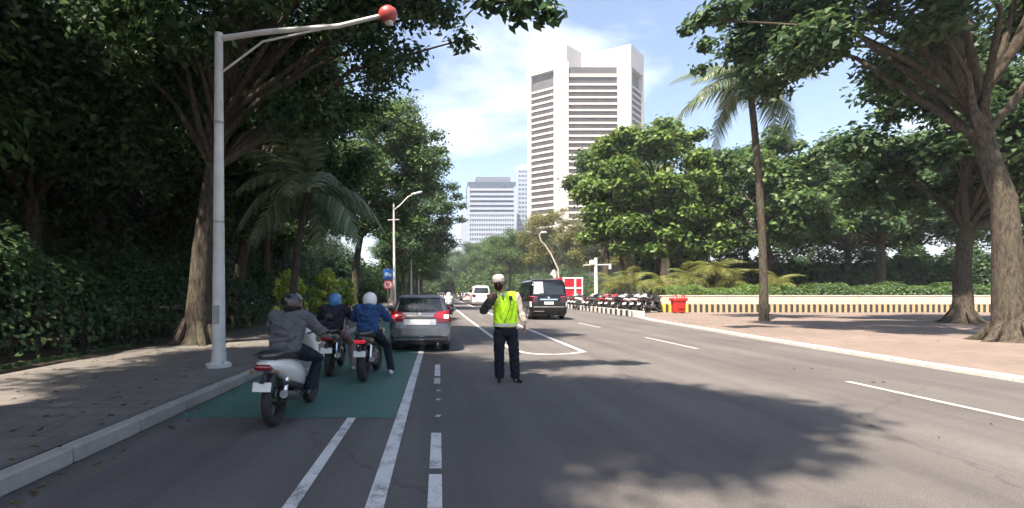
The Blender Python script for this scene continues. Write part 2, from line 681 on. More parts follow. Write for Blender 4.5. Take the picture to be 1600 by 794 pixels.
# striped kerb of the raised verge
verge = empty('striped_kerb', (12.0, 30, 0))
tag(verge, 'tall kerb painted in black and white blocks beside the parked motorcycles', 'kerb')
wb = MB().box((0, 0, 0.19), (0.30, 0.496, 0.40), bev=0.02).mesh('kerb_block', kw, 30)
bb = MB().box((0, 0, 0.19), (0.294, 0.496, 0.396), bev=0.02).mesh('kerb_block', kblk, 30)
for i in range(112):
    add_obj('kerb_block', bb if i % 2 == 0 else wb, verge, (0, 1.35 + i * 0.5, 0))
MB().box((-0.12, 0.5, 0.19), (0.36, 1.1, 0.40), bev=0.03).build('end_block', kw, verge, smooth=30)

# low planter wall with striped foot, facing the camera
WY = 37.0
pw = empty('planter_wall', (16.2, WY, 0.06))
tag(pw, 'low cream planter wall with yellow and black striped foot behind the red bin', 'wall')
cream = mat('cream_wall', (0.46, 0.41, 0.35), 0.8, var=0.08, scale=2, bump=0.15, dirt=0.30)
yel = mat('kerb_yellow', (0.62, 0.40, 0.05), 0.7, var=0.15, scale=6, dirt=0.4)
yold = mat('kerb_yellow_faded', (0.40, 0.30, 0.17), 0.75, var=0.15, scale=6, dirt=0.5)
for i in range(13):
    MB().box((1.2 + i * 2.4, 0.40, 0.88), (2.385, 0.32, 0.60), bev=0.02).build('wall_panel', cream, pw, smooth=30)
MB().box((15.6, 0.42, 1.20), (31.3, 0.42, 0.07), bev=0.012).build('coping', mat('coping', (0.45, 0.42, 0.38), 0.8, dirt=0.3), pw, smooth=30)
ym = MB().box((0, 0.2, 0.28), (0.196, 0.36, 0.58), bev=0.015).mesh('base_block', yel, 30)
yo = MB().box((0, 0.2, 0.28), (0.196, 0.36, 0.58), bev=0.015).mesh('base_block', yold, 30)
km = MB().box((0, 0.2, 0.28), (0.196, 0.352, 0.57), bev=0.015).mesh('base_block', kblk, 30)
for i in range(150):
    add_obj('base_block', km if i % 2 else (ym if i < 9 else yo), pw, (0.1 + i * 0.205, 0, 0))
tag(sheet('planter_soil', [(16.2, WY + 0.5), (60, WY + 0.5), (60, 120), (14.5, 120), (14.5, 60), (16.2, 60)], 1.0, MATS['soil']), kind='structure')

# ------------------------------------------------------------------ buildings
tow_white = mat('tower_white', (0.56, 0.52, 0.485), 0.75, var=0.03, scale=0.08, dirt=0.06)
tow_glass = mat('tower_glass', (0.042, 0.037, 0.037), 0.5, var=0.45, scale=0.35, spec=0.15)
tow_dark = mat('tower_recess', (0.060, 0.058, 0.062), 0.5, var=0.2, scale=0.3)
tow = empty('white_tower', (81, 275, 0))
tag(tow, 'tall white office tower with ribbon windows and notched crown', 'building')
def TP(x, y):
    return (x - 81, y - 275)
A_, B_, D_, E_ = TP(47.8, 274), TP(64.8, 261), TP(97.6, 261), TP(109.0, 274)
FL, ZT, NF = 3.27, 107.6, 29
back = [TP(109, 300), TP(97.6, 313), TP(66.5, 313), TP(53.6, 300)]
core = [TP(49.3, 274.9), TP(65.5, 262.4), TP(96.9, 262.4), TP(107.6, 274.9), TP(107.6, 299), TP(97, 311), TP(66.8, 311), TP(54.6, 299)]
MB().prism_z(core, 0, 117).build('core', tow_dark, tow, smooth=None)
def facade(p, q, n_floor, margin0, margin1):
    p, q = Vector(p), Vector(q)
    d = q - p
    L = d.length
    t = d / L
    ang = math.atan2(t.y, t.x)
    a, b = margin0, L - margin1
    mid = p + t * (a + b) / 2
    sp = MB().box((0, 0.35, 0), (b - a, 0.5, 1.0), bev=0.06).mesh('spandrel', tow_white, 30)
    wd = MB().box((0, 0.62, 0), (b - a, 0.3, FL - 0.8)).mesh('window_band', tow_glass, None)
    mu = MB()
    for i in range(n_floor):
        z = ZT - i * FL
        add_obj('spandrel', sp, tow, (mid.x, mid.y, z), ang)
        if i:
            add_obj('window_band', wd, tow, (mid.x, mid.y, z + FL / 2), ang)
    return t
facade(A_, B_, NF, 1.6, 6.4)
facade(B_, D_, NF, 1.0, 6.3)
facade(D_, E_, NF, 1.0, 1.4)
facade(E_, back[0], NF, 2.5, 2.5)
facade(back[3], A_, NF, 2.5, 2.5)
def pillar(poly, z1=119):
    MB().prism_z(poly, 0, z1).build('pillar', tow_white, tow, smooth=None)
def along(p, q, s, off=0.0):
    p, q = Vector(p), Vector(q)
    t = (q - p).normalized()
    r = p + t * s + Vector((t.y, -t.x)) * off
    return (r.x, r.y)
LAB = (Vector(B_) - Vector(A_)).length
LBD = (Vector(D_) - Vector(B_)).length
pillar([along(A_, B_, LAB - 6.6, .4), along(A_, B_, LAB + .1, .4), along(B_, D_, 1.1, .4), along(B_, D_, 1.1, -2.5), along(A_, B_, LAB - 6.6, -2.5)])
pillar([along(B_, D_, LBD - 6.5, .4), along(B_, D_, LBD + .1, .4), along(D_, E_, 1.1, .4), along(D_, E_, 1.1, -2.5), along(B_, D_, LBD - 6.5, -2.5)])
pillar([along(A_, B_, -.4, .4), along(A_, B_, 1.8, .4), along(A_, B_, 1.8, -2.0), along(A_, B_, -.4, -3)])
LDE = (Vector(E_) - Vector(D_)).length
pillar([along(D_, E_, LDE - 1.6, .4), along(D_, E_, LDE + .4, .4), along(D_, E_, LDE + .4, -3), along(D_, E_, LDE - 1.6, -2)])
# the crown: notched plan, solid panels, recessed top floor below it
crown = [along(A_, B_, -.6, .6), (B_[0], B_[1] - .6), TP(75.3, 270.5), TP(80.5, 271), TP(97.6, 260.4), (E_[0] + .4, E_[1] - .4), TP(109.5, 300.3), TP(97.6, 313.5), TP(66.6, 313.5), TP(53.6, 300.3)]
MB().prism_z(crown, 116.6, 127.8).build('crown', tow_white, tow, smooth=None)
MB().prism_z([along(B_, D_, 1.2, -.6), along(B_, D_, LBD - 6.6, -.6), along(B_, D_, LBD - 6.6, -4), along(B_, D_, 1.2, -4)], 111.6, 113.4).build('beam', mat('beam_grey', (0.33, 0.31, 0.30), 0.7), tow, smooth=None)
MB().box((3, 12, 129.5), (16, 14, 4.0)).build('roof_plant_room', tow_white, tow, smooth=None)

# two paler towers farther off
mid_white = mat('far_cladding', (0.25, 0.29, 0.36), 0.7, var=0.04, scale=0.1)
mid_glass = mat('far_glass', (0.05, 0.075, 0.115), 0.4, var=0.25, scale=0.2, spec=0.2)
Yb = 420.0
x0, x1, zt = GX(731, Yb), GX(806, Yb), GZ(284, Yb)
bl = empty('office_block', ((x0 + x1) / 2, Yb, 0))
tag(bl, 'grey gridded office block with dark top, left of the white tower', 'building')
Wb = x1 - x0
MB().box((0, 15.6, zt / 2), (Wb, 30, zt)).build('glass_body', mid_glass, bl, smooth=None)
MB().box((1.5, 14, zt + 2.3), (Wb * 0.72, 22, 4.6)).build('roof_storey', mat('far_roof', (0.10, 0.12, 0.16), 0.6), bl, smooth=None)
hb = MB().box((0, 0.3, 0), (Wb - 0.8, 0.7, 1.9)).mesh('floor_band', mid_white, None)
for i in range(22):
    add_obj('floor_band', hb, bl, (0.6, 0, zt - 6.4 - i * 3.9))
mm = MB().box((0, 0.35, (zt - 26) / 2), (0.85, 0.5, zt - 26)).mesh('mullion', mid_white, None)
for i in range(19):
    add_obj('mullion', mm, bl, (-Wb / 2 + 3.2 + i * (Wb - 4.6) / 18, 0, 0))
for sx in (-1, 1):
    MB().box((sx * (Wb / 2 - 0.6), 0.1, zt / 2 - 2), (2.2, 0.8, zt - 4)).build('corner_pier', mid_white, bl, smooth=None)
MB().box((-Wb / 2 - 2.4, 12, zt * 0.38), (4.2, 20, zt * 0.76)).build('side_wing', mid_white, bl, smooth=None)

Yc = 460.0
x0, x1, zt2 = GX(808, Yc), GX(838, Yc), GZ(259, Yc)
sl = empty('slim_tower', ((x0 + x1) / 2, Yc, 0))
tag(sl, 'slim pale blue grey tower half hidden behind the white tower', 'building')
Ws = x1 - x0
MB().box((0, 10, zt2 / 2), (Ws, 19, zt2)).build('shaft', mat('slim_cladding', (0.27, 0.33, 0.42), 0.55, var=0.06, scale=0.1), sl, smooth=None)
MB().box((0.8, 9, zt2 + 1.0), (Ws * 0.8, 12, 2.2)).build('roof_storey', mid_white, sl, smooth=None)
rb = MB().box((0, 0.3, zt2 / 2 - 2), (0.9, 0.5, zt2 - 5)).mesh('rib', mid_white, None)
for i in range(6):
    add_obj('rib', rb, sl, (-Ws / 2 + 0.9 + i * (Ws - 1.8) / 5, 0, 0))
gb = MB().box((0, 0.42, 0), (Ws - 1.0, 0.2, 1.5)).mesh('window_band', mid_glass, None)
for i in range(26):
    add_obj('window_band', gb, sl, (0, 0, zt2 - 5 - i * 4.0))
# ------------------------------------------------------------------ vegetation
leaf_mat('leaf_dark', (0.022, 0.050, 0.024), (0.038, 0.086, 0.032), (0.085, 0.140, 0.050))
leaf_mat('leaf_mid', (0.028, 0.062, 0.022), (0.052, 0.105, 0.030), (0.105, 0.165, 0.045))
leaf_mat('leaf_bright', (0.030, 0.070, 0.018), (0.075, 0.140, 0.028), (0.170, 0.240, 0.050))
leaf_mat('leaf_olive', (0.060, 0.075, 0.022), (0.110, 0.125, 0.036), (0.190, 0.180, 0.060))
leaf_mat('leaf_lime_sunlit', (0.20, 0.28, 0.04), (0.40, 0.50, 0.10), (0.62, 0.66, 0.22), 0.4)  # lime leaves lightened: sunlight on the shaded shrubs is put into their colour
leaf_mat('leaf_palm', (0.085, 0.13, 0.07), (0.14, 0.19, 0.11), (0.25, 0.28, 0.18), 0.3)
leaf_mat('leaf_pandan', (0.10, 0.13, 0.03), (0.19, 0.21, 0.06), (0.32, 0.31, 0.12), 0.35)
def bark_mat(name, col):
    m = bpy.data.materials.new(name)
    m.use_nodes = True
    n, l = m.node_tree.nodes, m.node_tree.links
    b_ = n['Principled BSDF']
    tc = n.new('ShaderNodeTexCoord')
    mp = n.new('ShaderNodeMapping')
    mp.inputs['Scale'].default_value = (1, 1, .28)
    l.new(tc.outputs['Object'], mp.inputs['Vector'])
    def nz(sc, det, v):
        q = n.new('ShaderNodeTexNoise')
        q.inputs['Scale'].default_value = sc
        q.inputs['Detail'].default_value = det
        q.inputs['Roughness'].default_value = .7
        l.new(v, q.inputs['Vector'])
        return q.outputs['Fac']
    fine, big = nz(16, 8, mp.outputs['Vector']), nz(1.3, 4, tc.outputs['Object'])
    r1, r2 = n.new('ShaderNodeValToRGB'), n.new('ShaderNodeValToRGB')
    r1.color_ramp.elements[0].position, r1.color_ramp.elements[1].position = .36, .66
    r1.color_ramp.elements[0].color = (*[c * .35 for c in col], 1)
    r1.color_ramp.elements[1].color = (*[c * 1.6 for c in col], 1)
    r2.color_ramp.elements[0].position, r2.color_ramp.elements[1].position = .5, .66
    r2.color_ramp.elements[1].color = (.5, .5, .5, 1)
    l.new(fine, r1.inputs['Fac'])
    l.new(big, r2.inputs['Fac'])
    mx = n.new('ShaderNodeMixRGB')
    l.new(r2.outputs['Color'], mx.inputs['Fac'])
    l.new(r1.outputs['Color'], mx.inputs['Color1'])
    mx.inputs['Color2'].default_value = (.075, .085, .055, 1)
    l.new(mx.outputs['Color'], b_.inputs['Base Color'])
    b_.inputs['Roughness'].default_value = .95
    b_.inputs['Specular IOR Level'].default_value = .15
    bp = n.new('ShaderNodeBump')
    bp.inputs['Strength'].default_value = .9
    bp.inputs['Distance'].default_value = .06
    l.new(fine, bp.inputs['Height'])
    l.new(bp.outputs['Normal'], b_.inputs['Normal'])
    return m
bark = bark_mat('bark', (0.070, 0.058, 0.046))
bark_pale = mat('bark_pale', (0.34, 0.26, 0.17), 0.95, var=0.35, scale=4, bump=0.8, bscale=10)

def crown_arrays(rng, cc, cr, n_clump, clump_r, low=-0.35, extra=()):
    out = []
    while len(out) < n_clump:
        d = rng.normal(size=3)
        d /= np.linalg.norm(d)
        if d[2] < low:
            continue
        f = rng.uniform(0.35, 0.95) ** 0.6
        p = np.array(cc) + d * np.array(cr) * f
        out.append((p, clump_r * rng.uniform(0.6, 1.35)))
    for (p, r) in extra:
        out.append((np.array(p, float), r))
    return out

def crown_mesh(rng, clumps, n_leaf, leaf, m, aspect=0.5, flat=0.62):
    c = np.array([p for p, r in clumps])
    r = np.array([q for p, q in clumps])
    w = r ** 2
    idx = rng.choice(len(r), size=n_leaf, p=w / w.sum())
    d = rng.normal(size=(n_leaf, 3))
    d /= np.linalg.norm(d, axis=1, keepdims=True)
    rad = (rng.uniform(0.06, 1, size=(n_leaf, 1)) ** 0.55) * (1 + 0.18 * rng.normal(size=(n_leaf, 1)))
    P = c[idx] + d * rad * r[idx][:, None] * np.array([1, 1, flat])
    N = d * 0.55 + np.array([0, 0, 0.75]) + rng.normal(size=(n_leaf, 3)) * 0.45
    return quads_mesh('crown', leaf_quads(rng, P, N, leaf, aspect), m)

def trunk_mesh(rng, top, clumps, r0, m, n_limb=22, fork=0.45):
    b = MB()
    top = Vector(top)
    pts, rad = [], []
    for i in range(9):
        t = i / 8
        w = 0.05 * top.z * t * (1 - t)
        pts.append(Vector((top.x * t ** 1.5 + rng.normal() * w * 0.5, top.y * t ** 1.5 + rng.normal() * w * 0.5, top.z * t - 0.1)))
        rad.append(r0 * (1.0 - 0.72 * t))
    fl = [pts[0], pts[0].lerp(pts[1], .08), pts[0].lerp(pts[1], .22), pts[0].lerp(pts[1], .5)]
    b.tube(fl + pts[1:], [r0 * 2.0, r0 * 1.55, r0 * 1.2, r0 * 1.02] + rad[1:], 14)
    for k in range(6):
        a = k * 1.05 + rng.uniform(-.3, .3)
        u = Vector((math.cos(a), math.sin(a), 0)) * r0
        b.tube([pts[0] + u * 2.6 + Vector((0, 0, .03)), pts[0] + u * 1.6 + Vector((0, 0, .18)), pts[0] + u * .8 + Vector((0, 0, .75))], [r0 * .16, r0 * .34, r0 * .22], 6)
    order = rng.permutation(len(clumps))[:n_limb]
    for k in order:
        e = Vector(clumps[k][0])
        t = min(0.97, max(fork, e.z / max(top.z, 0.1) - 0.35 + rng.uniform(-0.1, 0.1)))
        i = int(t * 8)
        s = pts[i].lerp(pts[min(8, i + 1)], t * 8 - i)
        mid = s.lerp(e, 0.5) + Vector((rng.normal() * .25, rng.normal() * .25, 0.12 * (e - s).length))
        q = s.lerp(mid, 0.5) + Vector((rng.normal() * .12, rng.normal() * .12, rng.normal() * .12))
        b.tube([s, q, mid, mid.lerp(e, .6), e], [r0 * .34, r0 * .25, r0 * .16, r0 * .10, 0.018], 6)
    return b.mesh('trunk', m, 60)

def make_tree(name, loc, crown_c, crown_r, n_clump, clump_r, n_leaf, leaf, m, seed, r0=0.28, extra=(), bark_m=None, aspect=0.5, low=-0.35, limbs=22, top=None):
    rng = np.random.default_rng(seed)
    root = empty(name, loc)
    cl = crown_arrays(rng, crown_c, crown_r, n_clump, clump_r, low, extra)
    tp = top or (crown_c[0] * .8, crown_c[1] * .8, crown_c[2] + crown_r[2] * .25)
    add_obj('trunk', trunk_mesh(rng, tp, cl, r0, bark_m or bark, limbs), root)
    add_obj('crown', crown_mesh(rng, cl, n_leaf, leaf, MATS[m], aspect), root)
    return root

# --- left row
t = make_tree('street_tree', (-8.2, -2.4, .15), (2.2, 1.6, 9.0), (2.6, 2.6, 2.2), 40, 1.2, 34000, 0.26, 'leaf_dark', 2, 0.30)
tag(t, 'shade tree behind the viewer whose shadow covers the bicycle lane', 'tree', 'street trees on the left footway')
t = make_tree('street_tree', (-6.6, -1.6, .15), (3.3, 3.7, 9.3), (3.8, 1.7, 1.6), 44, 1.25, 40000, 0.26, 'leaf_dark', 3, 0.30)
tag(t, 'shade tree behind the viewer whose shadow lies before the officer', 'tree', 'street trees on the left footway')
t = make_tree('street_tree', (-6.5, 4.2, .15), (0.2, 1.0, 9.0), (3.2, 3.4, 3.0), 44, 1.3, 40000, 0.24, 'leaf_dark', 5, 0.32,
              extra=[((7.35, 3.8, 5.95), .40), ((7.75, 3.7, 5.75), .32), ((8.2, 3.8, 5.72), .28), ((8.0, 3.8, 6.0), .30), ((6.6, 3.4, 6.6), .5), ((5.6, 2.8, 7.2), .7), ((4.4, 2.2, 7.8), 1.0)], limbs=36)
tag(t, 'nearest left tree whose leafy twig hangs into the top of the sky', 'tree', 'street trees on the left footway')
t = make_tree('street_tree', (-6.4, 13.5, .15), (1.7, 0.3, 9.6), (4.6, 4.2, 3.6), 84, 1.10, 62000, 0.20, 'leaf_dark', 8, 0.34, low=-0.7,
              extra=[((6.6, .3, 8.9), .65), ((7.0, .4, 8.2), .45), ((6.2, -.2, 9.8), .9), ((5.6, .6, 7.9), .6), ((5.0, 0, 7.4), .7), ((4.4, .8, 6.6), .8), ((6.9, -.3, 9.9), .6), ((3.6, .4, 6.2), 1.0), ((2.6, 0, 6.0), 1.1)], limbs=40)
tag(t, 'dark broad tree overhanging the red capped lamp at upper left', 'tree', 'street trees on the left footway')
t = make_tree('street_tree', (-8.6, 21.5, .15), (2.1, 0.3, 7.8), (3.3, 4.0, 5.4), 90, 1.15, 50000, 0.25, 'leaf_dark', 11, 0.3, low=-0.8)
tag(t, 'dark dense tree standing over the palm behind the motorcyclists', 'tree', 'street trees on the left footway')
t = make_tree('street_tree', (-7.0, 42.5, .15), (1.9, 0, 11.0), (5.2, 4.6, 7.0), 96, 1.35, 52000, 0.29, 'leaf_mid', 14, 0.36, low=-0.9,
              extra=[((7.0, 0, 13.2), 1.0), ((7.5, 0, 12.0), .9), ((6.7, 0, 14.4), 1.0), ((5.6, 0, 4.2), 1.3), ((3.0, 0, 3.6), 1.5)])
tag(t, 'tall tree with sunlit top rising behind the white street lamp', 'tree', 'street trees on the left footway')
t = make_tree('street_tree', (-5.8, 63, .15), (2.6, 0, 10.4), (5.4, 4.6, 7.0), 80, 1.4, 38000, 0.32, 'leaf_dark', 17, 0.3, low=-0.8,
              extra=[((8.0, 0, 13.2), 1.0), ((8.6, 0, 12.0), .9), ((8.4, .4, 10.4), .9), ((7.4, 0, 14.4), 1.1), ((7.4, 0, 7.4), 1.2)])
tag(t, 'tree beyond the street lamp whose twigs reach towards the grey block', 'tree', 'street trees on the left footway')

proto = []
for k, (m, s) in enumerate((('leaf_mid', 21), ('leaf_dark', 23), ('leaf_mid', 25))):
    proto.append(make_tree('street_tree', (0, -500, 0), (0.6, 0, 8.2), (5.0, 4.8, 5.0), 62, 1.4, 34000, 0.26, m, s, 0.3, low=-0.8))
used = set()
def place_tree(k, x, y, sc, rz, label, group, z=0.1):
    o = proto[k] if k not in used else copy_tree(proto[k])
    used.add(k)
    o.location = (x, y, z)
    o.rotation_euler = (0, 0, rz)
    o.scale = (sc, sc, sc)
    return tag(o, label, 'tree', group)
rnd = random.Random(4)
for i, y in enumerate((75, 86, 97, 108, 119, 132)):
    place_tree(i % 3, -5.2 + i * 0.15, y, 1.0 + 0.05 * (i % 3), rnd.uniform(0, 6.28), 'leafy street tree farther along the left side of the road', 'far street trees on the left')
for i, (x, y, s) in enumerate(((-13.5, 17, 1.05), (-16, 25, 1.15), (-10.5, 31, 1.1), (-19, 33, 1.2), (-15, 46, 1.2), (-24, 24, 1.2), (-29, 35, 1.3), (-15, 10, 1.05), (-21, 14.5, 1.15))):
    place_tree((i + 1) % 3, x, y, s, rnd.uniform(0, 6.28), 'dense dark tree in the second row beyond the left footway', 'trees beyond the left footway')

# --- far mass that closes the street
for i, (x, y, s) in enumerate(((4, 186, 1.4), (12, 172, 1.4), (20, 176, 1.55), (27, 165, 1.5), (35, 172, 1.7), (43, 168, 1.6), (-6, 178, 1.3), (-14, 182, 1.4), (14, 150, 1.2), (21, 140, 1.3), (52, 165, 1.7), (62, 170, 1.7), (72, 165, 1.7))):
    place_tree(i % 3, x, y, s, rnd.uniform(0, 6.28), 'far green tree in the mass that closes the street', 'far trees closing the street')

# --- olive trees behind the black van
t = make_tree('olive_tree', (20.5, 92, 0), (0, 0, 11), (6.5, 6, 6.2), 60, 1.6, 24000, 0.34, 'leaf_olive', 31, 0.3, low=-0.8, aspect=0.4)
tag(t, 'feathery olive tree directly behind the curved lamp', 'tree', 'olive trees right of the road')
t = make_tree('olive_tree', (27.5, 84, 0), (0, 0, 9.8), (6.0, 5.6, 5.8), 60, 1.6, 24000, 0.34, 'leaf_olive', 33, 0.3, low=-0.8, aspect=0.4)
tag(t, 'feathery olive tree between the curved lamp and the large glossy tree', 'tree', 'olive trees right of the road')
t = make_tree('olive_tree', (15.5, 112, 0), (0, 0, 10), (5.5, 5.6, 6.0), 54, 1.6, 20000, 0.36, 'leaf_mid', 35, 0.3, low=-0.8, aspect=0.4)
tag(t, 'duller green tree left of the feathery olive trees', 'tree', 'olive trees right of the road')

# --- the large glossy tree and its neighbours
t = make_tree('broadleaf_tree', (20.3, 47, 1.0), (-0.6, 0, 9.6), (6.6, 5.2, 7.2), 104, 1.25, 42000, 0.44, 'leaf_bright', 41, 0.48, low=-0.95, aspect=0.62, limbs=34,
              extra=[((-6.6, 0, 5.6), 1.1), ((-5.9, -.5, 7.2), 1.2), ((5.0, 0, 12.2), 1.3), ((-2.0, -3.0, 4.2), 1.2), ((1.0, -3.2, 4.6), 1.3), ((3.0, -2.5, 4.3), 1.3), ((-4.0, -2.2, 4.4), 1.2), ((-.4, -3.4, 5.6), 1.3), ((4.6, -2.0, 4.8), 1.3), ((-.6, -2.6, 3.9), .9)])
tag(t, 'large glossy broadleaf tree before the white tower', 'tree')
MB().tube([(-3.2, -1, -0.3), (-3.6, -1, 2.2), (-4.1, -.8, 4.2), (-4.8, -.5, 6.0)], [.30, .22, .17, .08], 8).build('second_stem', bark, t, smooth=60)
t = make_tree('broadleaf_tree', (19.0, 58, 1.0), (0, 0, 12.8), (4.6, 4.2, 4.0), 44, 1.3, 15000, 0.44, 'leaf_mid', 43, 0.4, low=-0.7, aspect=0.6)
tag(t, 'darker broadleaf tree whose top shows above the large glossy tree', 'tree')
t = make_tree('broadleaf_tree', (29.5, 46, 1.0), (0, 0, 9.0), (6.2, 5.6, 6.2), 70, 1.35, 24000, 0.46, 'leaf_mid', 45, 0.45, low=-0.75, aspect=0.6)
tag(t, 'broadleaf tree right of the large glossy tree behind the planter wall', 'tree')
t = make_tree('broadleaf_tree', (40.5, 47, 1.0), (0, 0, 9.5), (6.8, 5.6, 6.6), 70, 1.4, 24000, 0.46, 'leaf_dark', 47, 0.45, low=-0.75, aspect=0.6)
tag(t, 'rightmost dark broadleaf tree behind the planter wall', 'tree')
t = make_tree('broadleaf_tree', (24.5, 24, .06), (0.5, 0, 8.6), (5.6, 5.0, 4.6), 60, 1.25, 30000, 0.34, 'leaf_dark', 49, 0.40, low=-0.6, aspect=0.55)
tag(t, 'dark tree growing out of the plaza right of the red bin', 'tree')
t = make_tree('broadleaf_tree', (16.8, 15.0, .06), (-0.8, 1.5, 10.6), (6.2, 4.6, 3.6), 60, 1.15, 36000, 0.27, 'leaf_dark', 51, 0.40, low=-0.6, aspect=0.5,
              extra=[((-7.6, 1.6, 10.6), .8), ((-8.3, 1.6, 10.3), .5), ((-8.75, 1.6, 10.0), .36), ((-8.2, 1.6, 9.5), .40), ((-8.3, 1.6, 8.7), .35)])
tag(t, 'nearest right tree whose dark twigs enter the top right of the sky', 'tree')
for i, (x, y, s) in enumerate(((48, 60, 1.5), (37, 62, 1.5), (58, 62, 1.6), (27, 66, 1.4), (66, 58, 1.6), (52, 44, 1.3))):
    place_tree(i % 3, x, y, s, rnd.uniform(0, 6.28), 'tall tree in the back row beyond the planter wall', 'back row trees beyond the planter wall')

# --- palms
def frond_mesh(rng, L, sag, n, leaf_l, m, rise=0.35):
    b = MB()
    pts = []
    for i in range(13):
        t = i / 12
        pts.append(Vector((0, L * (t - 0.18 * sag * t ** 3), L * (rise * t - sag * t ** 2.2))))
    b.tube(pts, [0.03 * (1 - .85 * i / 12) * L / 2.5 for i in range(13)], 5)
    vs, fs = [], []
    for side in (-1, 1):
        for k in range(n):
            t = 0.10 + 0.9 * k / (n - 1)
            f = t * 12
            i = min(11, int(f))
            p = pts[i].lerp(pts[i + 1], f - i)
            tg = (pts[i + 1] - pts[i]).normalized()
            ll = leaf_l * (0.55 + 0.9 * math.sin(math.pi * min(1, t * .92 + .08))) * rng.uniform(.85, 1.15)
            out = (Vector((side, 0, 0)) * 0.85 + tg * 0.55 + Vector((0, 0, -0.25 + rng.normal() * .12))).normalized()
            mid = p + out * ll * .5
            tip = p + out * ll + Vector((0, 0, -ll * .35))
            wv = tg * (0.022 * L / 2.5 + .008)
            q = len(vs)
            vs += [p - wv, p + wv, mid + wv * 1.1, mid - wv * 1.1, tip]
            fs += [(q, q + 1, q + 2, q + 3), (q + 3, q + 2, q + 4)]
    b.add(vs, fs)
    return b.mesh('frond', m, 60)

def make_palm(name, loc, trunk_h, r, L, n_frond, seed, m, leaf_l=0.6, nl=34, sag=.75, lean=(0, 0), tmat=None, tilt0=-25, tilt1=60):
    rng = np.random.default_rng(seed)
    root = empty(name, loc)
    if trunk_h > 0:
        pts = [(lean[0] * (i / 6) ** 2, lean[1] * (i / 6) ** 2, trunk_h * i / 6 - .05) for i in range(7)]
        MB().tube(pts, [r * (1.25 if i == 0 else 1 - .25 * i / 6) for i in range(7)], 10).build('trunk', tmat or bark, root, smooth=60)
    var = [frond_mesh(rng, L, sag * s, nl, leaf_l, MATS[m]) for s in (0.8, 1.0, 1.25)]
    for k in range(n_frond):
        o = add_obj('frond', var[k % 3], root, (lean[0], lean[1], trunk_h - 0.05))
        o.rotation_euler = (RAD(rng.uniform(tilt0, tilt1)), RAD(rng.uniform(-12, 12)), 2.399 * k + rng.uniform(-.2, .2))
        s = rng.uniform(.8, 1.12)
        o.scale = (s, s, s)
    return root

p = make_palm('palm_tree', (-4.75, 16.5, .15), 4.6, .13, 2.5, 17, 61, 'leaf_palm', .55, 40, .8, lean=(.55, 0))
tag(p, 'palm with drooping fronds on the left footway behind the blue helmet rider', 'palm tree')
p = make_palm('palm_tree', (16.5, 26.0, .06), 11.8, .20, 3.3, 18, 63, 'leaf_palm', .75, 44, .8, lean=(-.7, 0))
tag(p, 'tall palm in the plaza with fronds entering at the right of the sky', 'palm tree')
spots = [(16.3, 42.5, 1.3, 2.0), (17.9, 41.0, 1.0, 1.8), (22.0, 40.6, 2.2, 2.0), (20.5, 42.0, 1.6, 2.1), (15.8, 46.0, .9, 2.0), (24.0, 42.0, 1.4, 2.0), (27.5, 41.5, 1.2, 1.9)]
sl_ = ['yellow green pandan left of the pale trunk, nearest the motorcycles', 'low pandan just left of the large tree trunk', 'tallest arching pandan right above the red bin', 'bushy pandan between pale trunk and red bin', 'pandan behind the white camera post', 'pandan right of the red bin behind the hedge', 'pandan farthest right behind the planter hedge']
for i, (x, y, h, L) in enumerate(spots):
    p = make_palm('pandan_plant', (x, y, 1.0), h, .10, L, 15, 70 + i, 'leaf_pandan', .62, 16, .9, tilt0=-5, tilt1=75)
    tag(p, sl_[i], 'plant', 'pandan plants behind the planter wall')
rt = MB()
rng = np.random.default_rng(5)
for k in range(7):
    a = -2.6 + k * .4
    rt.tube([(.75 * math.cos(a) * .95, .75 * math.sin(a) * .6, -.1), (.52 * math.cos(a), .45 * math.sin(a), 1.0), (.36 * math.cos(a + .2), .36 * math.sin(a + .2), 2.6), (.32 * math.cos(a + .3), .32 * math.sin(a + .3), 4.4), (.3 * math.cos(a + .5) + .2, .4 + .3 * math.sin(a + .5), 5.6)], [.17, .13, .12, .11, .08], 7)
rt.blob('pale_trunk_root', bark_pale, None, 0.05, 2)
pr = bpy.context.scene.objects['pale_trunk_root']
pr.name = 'fig_trunk'
pr.location = (19.6, 44.6, 1.0)
tag(pr, 'pale fluted trunk catching the sun above the planter hedge', 'tree trunk')

# --- shrubs and hedges
def hedge_mesh(rng, L, D, H, n, leaf, m, wob=.15):
    """a clipped hedge along x: leaves over a rounded bar"""
    P = np.empty((n, 3))
    N = np.empty((n, 3))
    u = rng.uniform(-.5, .5, n) * L
    th = rng.uniform(-.25, math.pi + .25, n)
    rr = rng.uniform(.72, 1.02, n) ** .5
    hw = H * (1 + wob * np.sin(u * 1.3 + rng.uniform(0, 6)) + wob * .6 * np.sin(u * 3.1 + 1.2))
    P[:, 0] = u
    c, s = np.cos(th), np.sin(th)
    P[:, 1] = np.sign(c) * np.abs(c) ** .6 * D / 2 * rr
    P[:, 2] = np.maximum(0.02, np.abs(s) ** .6 * np.sign(s) * hw * rr)
    N[:, 0] = rng.normal(size=n) * .5
    N[:, 1] = c + rng.normal(size=n) * .4
    N[:, 2] = s + .3 + rng.normal(size=n) * .4
    return quads_mesh('foliage', leaf_quads(rng, P, N, leaf, .55), m)
